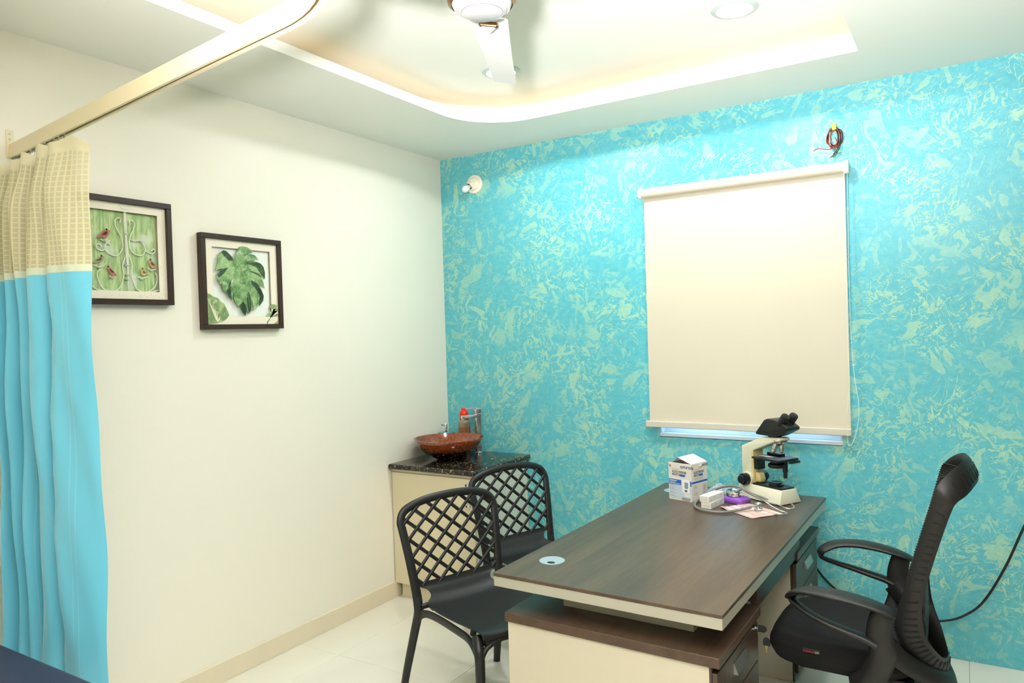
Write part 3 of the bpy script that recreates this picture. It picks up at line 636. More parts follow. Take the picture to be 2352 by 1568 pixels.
def granite():
    k = NT('dark_granite'); P = k.n('ShaderNodeTexCoord').outputs['Object']
    v = k.n('ShaderNodeTexVoronoi', {'Vector': P, 'Scale': 95.0})
    n1 = k.n('ShaderNodeTexNoise', {'Vector': P, 'Scale': 60.0, 'Detail': 5.0}).outputs['Fac']
    sc_ = k.n('ShaderNodeSeparateColor', {0: v.outputs['Color']})
    a = k.mix(k.ramp(n1, .4, .7), srgb(20, 20, 18), srgb(52, 44, 34))
    c = k.mix(k.math('MULTIPLY', k.ramp(sc_.outputs[0], .80, .86), k.ramp(n1, .44, .6)), a, srgb(150, 124, 88))
    k.link(c, 'Base Color'); k.b.inputs['Roughness'].default_value = .12; return k.m
M['granite'] = granite()
ct = MB().box(.001, .664, -.645, -.001, .8125, .845)
tag(ct.build('countertop', 'granite', bevel=.012, seg=4, smooth=50), 'dark speckled granite counter slab on the corner cabinet', 'countertop')
# vessel basin
def basin_mat():
    k = NT('amber_glass_basin'); P = k.n('ShaderNodeTexCoord').outputs['Object']; z = k.n('ShaderNodeSeparateXYZ', {0: P}).outputs[2]
    n1 = k.n('ShaderNodeTexNoise', {'Vector': P, 'Scale': 90.0, 'Detail': 5.0}).outputs['Fac']
    a = k.mix(k.ramp(n1, .38, .66), srgb(112, 44, 10), srgb(156, 76, 22))
    zz = k.math('ADD', z, k.math('MULTIPLY', n1, .02))
    c = k.mix(k.ramp(zz, .055, .10), srgb(16, 9, 8), a)
    v = k.n('ShaderNodeTexVoronoi', {'Vector': P, 'Scale': 70.0}); sc_ = k.n('ShaderNodeSeparateColor', {0: v.outputs['Color']})
    sp = k.math('MULTIPLY', k.math('MULTIPLY', k.ramp(sc_.outputs[1], .86, .88), k.math('SUBTRACT', 1.0, k.ramp(v.outputs['Distance'], .22, .32))), k.math('SUBTRACT', 1.0, k.ramp(z, .07, .075)))
    k.link(k.mix(sp, c, srgb(226, 214, 200)), 'Base Color'); k.b.inputs['Roughness'].default_value = .1; k.b.inputs['Coat Weight'].default_value = .8; return k.m
M['basin'] = basin_mat()
bs = thing('vessel_basin', 'round amber glass vessel basin standing on the granite counter', 'basin', (.262, -.350, .845))
MB().lathe([(.06, .0), (.075, .002), (.11, .02), (.15, .045), (.185, .075), (.212, .108), (.226, .132), (.226, .137), (.221, .137), (.205, .112), (.178, .080), (.14, .050), (.10, .030), (.05, .018), (.022, .016)], 64, cap0=True, cap1=True).build('bowl', 'basin', bs, smooth=50)
MB().lathe([(.021, .0165), (.021, .020), (.012, .022), (.0005, .022)], 24).build('drain', 'chrome', bs, smooth=40)
# tall mixer tap
tp = thing('basin_tap', 'tall square chrome mixer tap behind the amber basin', 'tap', (.308, -.082, .845), math.radians(242))
MB().lathe([(.030, 0), (.030, .006), (.025, .010)], 28).build('base_ring', 'chrome', tp, smooth=40)
MB().box(-.018, .018, -.018, .018, .006, .265).build('column', 'chrome', tp, bevel=.003)
MB().box(-.018, .120, -.016, .016, .238, .258).build('spout', 'chrome', tp, bevel=.003)
MB().cyl((.106, 0, .238), (.106, 0, .226), .013, 20).build('aerator', 'chrome', tp)
MB().box(-.019, .019, -.019, .019, .266, .296).build('cartridge', 'chrome', tp, bevel=.003)
MB().box(-.021, .085, -.014, .014, .297, .304).build('lever', 'chrome', tp, bevel=.002)
# bottle
M['botamber'] = mat('amber_liquid_bottle', srgb(150, 92, 58), .3, coat=.3); M['botclear'] = mat('frosted_bottle', srgb(150, 132, 102), .35, coat=.2)
M['redcap'] = mat('red_plastic', srgb(226, 48, 22), .35)
bt = thing('soap_bottle', 'amber refill bottle with red cap behind the basin', 'bottle', (.185, -.066, .845))
MB().lathe([(.036, 0), (.040, .006), (.040, .03), (.0385, .034), (.040, .038), (.0385, .046), (.040, .050), (.0385, .060), (.040, .064), (.0385, .074), (.040, .078), (.0385, .088), (.040, .092), (.040, .125), (.0405, .165)], 32).build('body', 'botamber', bt, smooth=40)
MB().lathe([(.0405, .165), (.0405, .19), (.038, .20), (.031, .212), (.027, .215)], 32, cap0=False).build('shoulder', 'botclear', bt, smooth=50)
MB().lathe([(.027, .208), (.030, .216), (.031, .232), (.031, .25), (.0295, .268), (.022, .276), (.017, .279), (.017, .294), (.015, .297), (.0006, .298)], 32).build('cap', 'redcap', bt, smooth=40)
# soap dispenser
M['tealglass'] = mat('teal_dispenser', srgb(44, 150, 156), .25, coat=.4)
sd = thing('soap_dispenser', 'low teal soap dispenser with chrome pump in the corner', 'soap dispenser', (.075, -.13, .845), math.radians(20))
MB().box(-.05, .05, -.03, .03, 0, .135).build('body', 'tealglass', sd, bevel=.006, smooth=40)
pm = MB().lathe([(.012, .134), (.012, .143), (.008, .143), (.008, .152), (.011, .155), (.0115, .185), (.009, .192), (.0005, .193)], 20); pm.box(-.030, .0, -.006, .006, .176, .187)
pm.build('pump', 'chrome', sd, smooth=35)

# ================================================================== DESK
ROT = math.radians(-1.2)
dk = thing('desk', 'wood topped office desk with cream edge standing against the teal wall', 'desk', (2.012, -.958, 0), ROT)
MB().box(-.432, .432, -.880, .880, .7375, .75).build('tabletop', 'wood', dk, bevel=.0015, seg=1)
MB().box(-.430, .430, -.878, .878, .700, .7372).build('cream_slab', 'slab', dk, bevel=.001, seg=1)
for y0 in (-.70, .52):
    MB().box(-.235, .275, y0, y0+.18, .6005, .6998).build('spacer', 'slab', dk, bevel=.001, seg=1)
MB().box(-.375, -.357, -.36, .36, .28, .6995).build('modesty_panel', 'cream', dk, bevel=.001, seg=1)
kt = MB().box(-.05, .360, -.30, .42, .590, .607).build('keyboard_tray', 'woodv', dk)
MB().box(.360, .388, -.305, .445, .574, .641).build('fascia', 'woodv', kt, bevel=.0015, seg=1)
for y in (-.29, .41): MB().box(.0, .34, y-.006, y+.006, .607, .6995).build('runner', 'steel', kt)
M['grom'] = mat('grommet_plastic', srgb(150, 170, 174), .3)
for (x, y) in ((-.303, -.660), (-.318, .70)):
    g = MB().lathe([(.030, .7500), (.050, .7500), (.050, .7525), (.048, .7535), (.0465, .7528), (.046, .7532), (.012, .7535)], 40, (x, y, 0), cap0=False, cap1=True).build('grommet', 'grom', dk, smooth=30)
    MB().lathe([(.016, .7537), (.0004, .7538)], 24, (0, 0, 0), Matrix.Translation((x+.012, y-.028, 0)) @ Matrix.Diagonal((1, .8, 1, 1)), cap0=False, cap1=False).build('cable_hole', 'blackgloss', g)
M['alu'] = mat('satin_aluminium', srgb(190, 194, 192), .38, .9)
# ---- drawer pedestals
def pedestal(loc, label, up_):
    t = thing('drawer_pedestal', label, 'drawer unit', loc, ROT, 'drawer units under the desk')
    MB().box(-.402, .408, -.252, .252, .566, .600).build('top_panel', 'wooddark', t, bevel=.0015, seg=1)
    MB().box(-.392, .372, -.245, -.227, .002, .5655).build('side_panel', 'cream', t); MB().box(-.392, .372, .227, .245, .002, .5655).build('side_panel', 'cream', t)
    MB().box(-.392, -.374, -.2265, .2265, .002, .5655).build('back_panel', 'cream', t)
    MB().box(-.37, .36, -.2265, .2265, .03, .048).build('bottom_panel', 'wooddark', t)
    for y in (-.245, .227): MB().box(.3722, .380, y, y+.018, .002, .5655).build('edge_strip', 'woodv', t)
    for k, (z0, z1) in enumerate(((.405, .545), (.225, .400), (.045, .220))):
        d = MB().box(.3805, .398, -.243, .243, z0, z1).build('drawer', 'woodv', t, bevel=.0015, seg=1)
        zt = z1-.035
        h = MB(); fn = lambda u, v, tt: Vector((u, tt, v))
        h.prism([(.3985, zt), (.4005, zt+.001), (.4135, zt-.034), (.4115, zt-.036)], -.07, .07, fn)
        for y in (-.07, .066): h.prism([(.3985, zt-.002), (.4115, zt-.036), (.3985, zt-.036)], y, y+.004, fn)
        h.build('handle', 'alu', d)
    return t
p1 = pedestal((2.002, -1.565, 0), 'drawer unit under the near end of the desk with keys in its lock', 0)
p2 = pedestal((2.014, -.355, 0), 'drawer unit under the far end of the desk by the teal wall', 0)
# keys
ky = thing('keys', 'two black headed keys hanging from the near drawer lock', 'keys', (2.408, -1.395, .545))
MB().cyl((-.010, 0, 0), (.004, 0, 0), .009, 20).build('lock_barrel', 'chrome', ky, smooth=40)
hp = [(.014, -.012), (.034, -.0125), (.042, -.009), (.046, 0), (.042, .009), (.034, .0125), (.014, .012)]
MB().box(.002, .016, -.0012, .0012, -.004, .004).build('key_blade', 'steel', ky)
k1 = MB().prism(hp, -.003, .003, lambda u, v, t: Vector((u, t, v))).build('key_head', 'black', ky, bevel=.001)
MB().tube([(.042+.011*math.cos(a)*.35, .011*math.sin(a)*.35+.0, -.012+.011*math.sin(a)) for a in [2*PI*k/20 for k in range(20)]], .0008, 6, closed=True).build('key_ring', 'chrome', ky, smooth=60)
MB().prism([(.031, -.058), (.055, -.058), (.0555, -.040), (.051, -.031), (.043, -.027), (.035, -.031), (.0305, -.040)], -.003, .003, lambda u, v, t: Vector((u, t, v))).build('key_head', 'black', ky, bevel=.001)
MB().prism([(.0385, -.057), (.0475, -.057), (.0475, -.066), (.0455, -.068), (.0465, -.072), (.0450, -.075), (.0460, -.079), (.043, -.085), (.0400, -.079), (.0410, -.075), (.0395, -.072), (.0405, -.068), (.0385, -.066)], -.001, .001, lambda u, v, t: Vector((u, t, v))).build('key_blade', mat('key_brass', srgb(196, 180, 128), .25, 1.0), ky)

DZ = .7502
# ================================================================== BLOOD PRESSURE MONITOR BOX
M['card'] = mat('white_card', srgb(226, 222, 212), .5); M['cardin'] = mat('card_inside', srgb(150, 140, 120), .8)
M['ink'] = mat('ink_dark', srgb(74, 76, 80), .6); M['inkblue'] = mat('ink_blue', srgb(28, 100, 190), .5); M['inknavy'] = mat('ink_navy', srgb(60, 72, 112), .5)
M['inkgrey'] = mat('ink_grey', srgb(150, 152, 156), .6); M['inkred'] = mat('ink_red', srgb(186, 70, 64), .6); M['inkpale'] = mat('ink_pale_blue', srgb(196, 212, 222), .5); M['inkwhite'] = mat('ink_white', srgb(238, 240, 240), .5)
BW, BD, BH = .140, .140, .192
bx_ = thing('monitor_box', 'white blood pressure monitor carton with open top flap', 'box', (1.752, -.434, DZ), math.radians(-17))
cb_ = MB(); e = .0012
cb_.box(0, BW, 0, BD, 0, .002); cb_.box(0, BW, 0, e, 0, BH); cb_.box(0, BW, BD-e, BD, 0, BH); cb_.box(0, e, e, BD-e, 0, BH); cb_.box(BW-e, BW, e, BD-e, 0, BH)
cb_.build('carton', 'card', bx_)
def flap(pts, nm='flap'):
    v = [Vector(p) for p in pts]; n_ = (v[1]-v[0]).cross(v[2]-v[0]).normalized()*.0011
    return MB().add(v+[p+n_ for p in v], [(0, 1, 2, 3), (4, 7, 6, 5), (0, 4, 5, 1), (1, 5, 6, 2), (2, 6, 7, 3), (3, 7, 4, 0)]).build(nm, 'card', bx_)
fl_ = flap([(BW, 0.002, BH), (BW, BD, BH), (.055, BD, BH+.030), (.055, .006, BH+.028)], 'top_flap')
flap([(.055, .006, BH+.028), (.055, BD, BH+.030), (.004, BD, BH+.006), (.004, .03, BH+.002)], 'tuck_flap')
flap([(.004, e, BH), (BW-.004, e, BH), (BW-.02, .05, BH-.014), (.02, .05, BH-.014)], 'side_flap')
flap([(BW+.0003, .060, BH), (BW+.0003, .095, BH), (BW+.004, .090, BH-.016), (BW+.004, .064, BH-.018)], 'torn_flap')
FRm = Matrix.Rotation(PI/2, 4, 'X'); FR = Matrix.Translation((0, -.0004, 0)) @ FRm            # front face: x right, z up
RT = Matrix.Translation((BW+.0004, 0, 0)) @ Matrix.Rotation(PI/2, 4, 'Z') @ FRm
def pr(face, nm, mt, rects):
    b = MB()
    for (a0, a1, b0, b1) in rects: b.add([face @ Vector((a0, b0, 0)), face @ Vector((a1, b0, 0)), face @ Vector((a1, b1, 0)), face @ Vector((a0, b1, 0))], [(0, 1, 2, 3)])
    return b.build(nm, mt, bx_, recalc=False)
FR2 = Matrix.Translation((0, -.0003, 0)) @ FR; RT2 = Matrix.Translation((.0003, 0, 0)) @ RT
pr(FR, 'pale_panel', 'inkpale', [(.002, BW-.002, .010, .078)])
pr(FR, 'blue_band', 'inkblue', [(.001, .078, .080, .107), (BW-.008, BW-.0005, .080, .107)])
pr(RT, 'blue_band', 'inkblue', [(.0005, BD-.001, .092, .102)])
def T_(face, x, y): return face @ Matrix.Translation((x, y, .0003))
text('omron', .026, 'maker_lettering', 'inknavy', bx_, T_(FR, .073, .168), sx=1.12, bold=.0004)
text('AUTOMATIC', .0075, 'lettering', 'inkgrey', bx_, T_(FR, .024, .157))
text('BLOOD PRESSURE', .0165, 'lettering', 'ink', bx_, T_(FR, .023, .1415), sx=.66, bold=.0004)
text('MONITOR', .0165, 'lettering', 'ink', bx_, T_(FR, .023, .127), sx=.66, bold=.0004)
pr(FR2, 'name_pill', 'inkblue', [(.072, .102, .1255, .1365)])
text('omron', .024, 'maker_lettering', 'inknavy', bx_, T_(RT, .082, .172), sx=.98, bold=.0004)
text('AUTOMATIC', .0075, 'lettering', 'inkgrey', bx_, T_(RT, .022, .157))
text('BLOOD PRESSURE', .0165, 'lettering', 'ink', bx_, T_(RT, .022, .1415), sx=.66, bold=.0004)
text('MONITOR', .0165, 'lettering', 'ink', bx_, T_(RT, .022, .127), sx=.66, bold=.0004)
pr(RT2, 'name_pill', 'inkblue', [(.071, .100, .1255, .1365)])
pr(FR2, 'white_lines', 'inkwhite', [(.005, .050, .098, .102), (.005, .042, .091, .093), (.005, .072, .085, .0875)])
pr(FR2, 'red_mark', 'inkred', [(.006, .015, .170, .180)]); pr(RT2, 'red_mark', 'inkred', [(.008, .016, .166, .176)])
rr = random.Random(9); small = []
for z0 in (.070, .055, .037, .020):
    small += [(.005, .005+rr.uniform(.02, .03), z0+.004, z0+.0055)]+[(.005, .005+rr.uniform(.035, .055), z0-.0035*q, z0+.001-.0035*q) for q in (0, 1)]
pr(FR2, 'fine_print', 'inkgrey', small)
small = [(.022, .022+rr.uniform(.06, .09), z0, z0+.0012) for z0 in (.120, .114, .109)]
for (y0, z0) in ((.022, .080), (.022, .044), (.100, .078), (.100, .062), (.100, .044)):
    small += [(y0, y0+rr.uniform(.022, .034), z0-.0042*q, z0+.0012-.0042*q) for q in range(4)]
pr(RT2, 'fine_print', 'inkgrey', small)
pr(FR2, 'device_picture', 'inkwhite', [(.084, .128, .044, .112)])
FR3 = Matrix.Translation((0, -.0003, 0)) @ FR2
pr(FR3, 'device_screen', 'inkgrey', [(.098, .120, .066, .098)]); pr(FR3, 'device_button', 'inknavy', [(.098, .114, .050, .059)])
pr(FR2, 'note_panel', 'card', [(.096, .132, .022, .040)])
pr(FR3, 'barcode', 'ink', [(.080+.0042*k, .080+.0042*k+(.0012, .0022, .0018, .0026)[k % 4], .004, .019) for k in range(12)])
# ================================================================== MEDICINE BOXES
for k, (lab, z0, dx, rz) in enumerate((('lower white medicine carton lying on the desk under another', 0, 0, -9), ('upper white medicine carton stacked on its twin', .0305, -.004, -12))):
    t = thing('medicine_box', lab, 'box', (1.998+dx, -.492, DZ+z0), math.radians(rz), 'white medicine cartons')
    MB().box(-.026, .026, -.075, .075, 0, .030).build('carton', 'card', t, bevel=.0008, seg=1)
    b = MB()
    b.box(-.016, .014, -.0755, -.0752, .012, .018) if k else b.box(-.016, .018, -.0755, -.0752, .013, .016)
    for q in range(4): b.box(.0261, .0263, -.06+.03*q, -.042+.03*q, .006, .024 if q % 2 else .012)
    b.box(-.012, .0, -.03, .04, .0301, .0302)
    b.build('print', 'inkpale', t)
# ================================================================== PURPLE STAND WITH CHROME DRUM
M['purple'] = mat('purple_plastic', srgb(140, 84, 188), .32)
t = thing('purple_stand', 'purple plastic stand holding a round chrome drum', 'desk gadget', (2.082, -.372, DZ), math.radians(-20))
b = MB(); c0 = [(-.055, -.045), (.055, -.045), (.055, .045), (-.055, .045)]; c1 = [(-.047, -.038), (.044, -.038), (.044, .038), (-.047, .038)]
b.add([(x, y, 0) for x, y in c0]+[(x, y, .022) for x, y in c0]+[(x*.97, y*.97, .03) for x, y in c1], [(3, 2, 1, 0), (8, 9, 10, 11)]+[(i, (i+1) % 4, 4+(i+1) % 4, 4+i) for i in range(4)]+[(4+i, 4+(i+1) % 4, 8+(i+1) % 4, 8+i) for i in range(4)])
b.build('base', 'purple', t, bevel=.004, smooth=50)
MB().lathe([(.007, .028), (.0065, .038), (.0005, .040)], 16, (.036, .0, 0)).build('knob', 'purple', t, smooth=50)
MB().lathe([(.037, .0305), (.040, .034), (.040, .048), (.036, .053), (.038, .055), (.037, .059), (.028, .060), (.026, .056), (.0005, .055)], 40, (-.012, 0, 0)).build('drum', 'chrome', t, smooth=35)
# ================================================================== LEAFLET
def leaflet_mat():
    k = NT('printed_leaflet'); P = k.n('ShaderNodeTexCoord').outputs['Object']; s_ = k.n('ShaderNodeSeparateXYZ', {0: P})
    row = k.ramp(k.math('ABSOLUTE', k.math('SUBTRACT', k.math('FRACT', k.math('MULTIPLY', s_.outputs[1], 1/.045)), .5)), .40, .46)
    colm = k.ramp(k.n('ShaderNodeTexNoise', {'Vector': P, 'Scale': 14.0, 'Detail': 1.0}).outputs['Fac'], .47, .53)
    fin = k.ramp(k.n('ShaderNodeTexNoise', {'Vector': k.n('ShaderNodeVectorMath', {0: P, 1: (60, 500, 1)}, operation='MULTIPLY').outputs[0], 'Scale': 1.0, 'Detail': 2.0}).outputs['Fac'], .5, .58)
    a = k.mix(colm, srgb(232, 222, 208), srgb(226, 196, 182)); a = k.mix(k.math('MULTIPLY', fin, .35), a, srgb(196, 150, 150))
    k.link(k.mix(k.math('MULTIPLY', row, k.math('SUBTRACT', 1.0, k.math('MULTIPLY', colm, .6))), a, srgb(150, 70, 76)), 'Base Color'); k.b.inputs['Roughness'].default_value = .35; return k.m
M['leaflet'] = leaflet_mat()
t = thing('leaflet', 'folded pink and white printed leaflet under the stethoscope', 'leaflet', (2.19, -.515, DZ), math.radians(-36))
def sheet(dx, dy, dz, lift):
    def fn(u, v):
        x = (u-.5)*.235+dx; y = (v-.5)*.175+dy
        return (x, y, dz+lift*math.exp(-(((u-.05)/.12)**2+((v-.02)/.14)**2))+.0012*math.sin(u*7+v*3)**2)
    return fn
MB().grid(sheet(0, 0, .0006, .002), 16, 12).build('back_sheet', 'leaflet', t, solid=.0003, smooth=60)
MB().grid(sheet(.006, -.012, .0022, .010), 16, 12).build('front_sheet', 'leaflet', t, solid=.0003, smooth=60)
# ================================================================== STETHOSCOPE
M['tubegrey'] = mat('grey_pvc_tube', srgb(122, 122, 116), .4)
st = thing('stethoscope', 'grey stethoscope coiled around the medicine cartons', 'stethoscope', (0, 0, 0))
tp_ = [(2.195, -.535, .772), (2.15, -.575, .763), (2.087, -.632, .7585), (2.015, -.640, .7585), (1.950, -.600, .7585), (1.918, -.525, .7585), (1.910, -.44, .760), (1.93, -.36, .775), (1.975, -.318, .800), (2.03, -.312, .816), (2.085, -.335, .820), (2.135, -.385, .815), (2.158, -.402, .808)]
MB().tube(spline(tp_, 8), .0062, 12).build('tubing', 'tubegrey', st, smooth=60)
for s in (-1, 1):
    q = [(2.152, -.399+.002*s, .811), (2.18, -.408+.010*s, .802), (2.215, -.415+.018*s, .793), (2.245, -.428+.02*s, .785)]
    MB().tube(spline(q, 6), .0052, 10).build('yoke', 'tubegrey', st, smooth=60)
q1 = [(2.24, -.424, .787), (2.29, -.432, .774), (2.335, -.446, .762), (2.362, -.440, .760), (2.368, -.415, .762), (2.358, -.398, .768)]
q2 = [(2.24, -.45, .786), (2.285, -.478, .770), (2.325, -.500, .760), (2.355, -.515, .7565), (2.352, -.545, .7562), (2.32, -.566, .7562)]
for q in (q1, q2):
    o = MB().tube(spline(q, 8), .0026, 10).build('ear_tube', 'chrome', st, smooth=60)
    a_, b_2 = Vector(q[-2]), Vector(q[-1]); d_ = (b_2-a_).normalized()
    MB().tube([b_2-d_*.004, b_2+d_*.002, b_2+d_*.010, b_2+d_*.013], [.0035, .0058, .0048, .0015], 12).build('ear_tip', 'tubegrey', st, smooth=60)
MB().lathe([(.020, .752), (.0215, .754), (.0215, .760), (.017, .762), (.006, .763), (.0055, .776), (.010, .777), (.0155, .782), (.0145, .784), (.011, .780), (.0004, .779)], 32, (2.222, -.505, .0045)).build('chest_piece', 'chrome', st, smooth=40)
MB().cyl((2.222, -.505, .774), (2.192, -.538, .7735), .0036, 12).build('stem', 'chrome', st, smooth=40)
# ================================================================== CRUMPLED CLEAR WRAP
M['wrap'] = mat('clear_film', srgb(214, 226, 236), .12, alpha=.42, bump=.6, bscale=60)
rw2 = random.Random(12)
def wr(u, v):
    x = (u-.5)*.13; y = (v-.5)*.11; r = math.hypot(x/.065, y/.055)
    return (x+rw2.uniform(-.004, .004), y+rw2.uniform(-.004, .004), max(.0006, .040*(1-min(1, r)**2)+rw2.uniform(-.008, .008)*(1-min(1, r))))
o = MB().grid(wr, 16, 14).build('plastic_wrap', 'wrap', None, loc=(1.945, -.175, DZ), rot=(0, 0, .4))
tag(o, 'crumpled clear plastic wrapper behind the monitor carton', 'wrapper')

# ================================================================== MICROSCOPE
M['mic'] = mat('microscope_enamel', srgb(218, 216, 190), .35); M['micyel'] = mat('microscope_aged_cream', srgb(216, 198, 136), .4)
M['objsilver'] = mat('objective_metal', srgb(196, 194, 188), .25, 1.0); M['micblack'] = mat('microscope_black', srgb(24, 26, 26), .35)
mi = thing('microscope', 'cream binocular microscope with black head on the desk', 'microscope', (2.158, -.213, DZ), math.radians(-30.4))
b = MB(); lo = [(-.095, -.070), (.204, -.076), (.204, .076), (-.095, .070)]; hi = [(-.085, -.050), (.194, -.050), (.194, .050), (-.085, .050)]
b.add([(x, y, .004) for x, y in lo]+[(x, y, .072) for x, y in hi], [(3, 2, 1, 0), (4, 5, 6, 7)]+[(i, (i+1) % 4, 4+(i+1) % 4, 4+i) for i in range(4)])
b.build('base', 'mic', mi, bevel=.003, smooth=40)
for x in (-.07, .18):
    for y in (-.05, .05): MB().cyl((x, y, 0), (x, y, .005), .008, 12).build('foot', 'rubber', mi)
MB().box(.002, .188, -.046, .046, .0715, .080).build('base_plate', 'micblack', mi, bevel=.002)
MB().lathe([(.036, .080), (.036, .088), (.030, .092), (.030, .098), (.026, .099), (.022, .096), (.0005, .0955)], 32, (.115, 0, 0)).build('illuminator', 'micblack', mi, smooth=35)
MB().lathe([(.0215, .0965), (.0005, .0975)], 24, (.115, 0, 0), cap0=False, cap1=False).build('lens', 'glass', mi)
xz = lambda u, v, t: Vector((u, t, v))
MB().prism([(-.080, .070), (-.080, .262), (.060, .322), (.170, .330), (.182, .322), (.176, .312), (.130, .300), (.002, .246), (-.012, .236), (-.012, .070)], -.036, .036, xz).build('arm', 'mic', mi, bevel=.006, seg=3, smooth=40)
MB().box(-.014, .0005, -.0365, .0365, .075, .244).build('column_front', 'micyel', mi, bevel=.002)
MB().prism([(.0, .082), (.030, .082), (.034, .100), (.026, .125), (.0, .134)], -.024, .018, xz).build('focus_cover', 'micyel', mi, bevel=.006, seg=3, smooth=50)
for s in (-1, 1):
    ys = lambda a_: (-.036, s*a_, .096)
    kb = MB().cyl(ys(.036), ys(.048), .036, 36).build('knob_collar', 'mic', mi, bevel=.003, smooth=40)
    MB().cyl(ys(.048), ys(.078), .030, 36).build('coarse_knob', 'micblack', mi, bevel=.003, smooth=40)
    MB().cyl(ys(.078), ys(.094), .021, 32).build('fine_knob', 'micblack', mi, bevel=.003, smooth=40)
MB().box(-.002, .028, -.030, .020, .150, .214).build('stage_bracket', 'micblack', mi, bevel=.003)
sg_ = MB().box(.024, .196, -.072, .072, .212, .223).build('stage', 'micblack', mi, bevel=.002)
MB().box(.03, .12, .030, .064, .223, .236).build('slide_holder', 'micblack', sg_, bevel=.003)
MB().box(.185, .200, .010, .080, .198, .210).build('stage_rail', 'micblack', sg_, bevel=.002)
MB().tube(spline([(.050, -.055, .227), (.085, -.045, .2285), (.118, -.020, .2255), (.124, -.006, .2245)], 5), .0022, 8).build('slide_clip', 'steel', sg_, smooth=60)
MB().cyl((.05, -.055, .222), (.05, -.055, .232), .006, 14).build('clip_post', 'chrome', sg_)
MB().lathe([(.020, .212), (.028, .205), (.030, .195), (.040, .190), (.042, .178), (.036, .172), (.026, .170), (.0005, .170)], 36, (.120, 0, 0)).build('condenser', 'micblack', mi, smooth=35)
MB().cyl((.150, .028, .205), (.150, .028, .150), .013, 20).build('condenser_post', 'micblack', mi, smooth=40)
MB().cyl((.150, .028, .150), (.150, .028, .118), .010, 20).build('condenser_knob', 'micblack', mi, bevel=.002, smooth=40)
nmx = Matrix.Translation((.142, 0, .300)) @ Matrix.Rotation(math.radians(14), 4, 'Y')
MB().lathe([(.036, .016), (.037, .010), (.034, .002), (.026, -.008), (.012, -.014), (.0005, -.015)], 36, mx=nmx).build('nosepiece', 'objsilver', mi, smooth=35)
for k in range(4):
    a = math.radians(172+90*k); tilt = nmx @ Matrix.Rotation(a, 4, 'Z') @ Matrix.Translation((.019, 0, -.006)) @ Matrix.Rotation(math.radians(166), 4, 'Y')
    f = (.060, .052, .040, .030)[k]
    MB().lathe([(.0125, 0), (.0135, .004), (.0135, f*.5), (.0115, f*.55), (.0115, f*.82), (.008, f*.86), (.005, f)], 22, mx=tilt).build('objective', 'objsilver', mi, smooth=35)
MB().prism([(.030, .334), (.026, .342), (.085, .412), (.105, .420), (.150, .418), (.196, .408), (.236, .385), (.232, .372), (.170, .340), (.150, .332)], -.044, .044, xz).build('head', 'micblack', mi, bevel=.010, seg=3, smooth=40)
MB().lathe([(.032, .322), (.034, .336)], 32, (.115, 0, 0)).build('head_ring', 'micblack', mi, smooth=40)
ed = Vector((.62, 0, .78)).normalized()
for s in (-1, 1):
    p0 = Vector((.178, s*.029, .396))
    MB().tube([p0, p0+ed*.020, p0+ed*.021, p0+ed*.056, p0+ed*.060], [.0195, .0195, .0215, .021, .0185], 28).build('eyepiece', 'micblack', mi, smooth=35)
    e0 = p0+ed*.0602; MB().cyl(e0, e0+ed*.0012, .012, 24).build('eye_lens', 'blackgloss', mi)

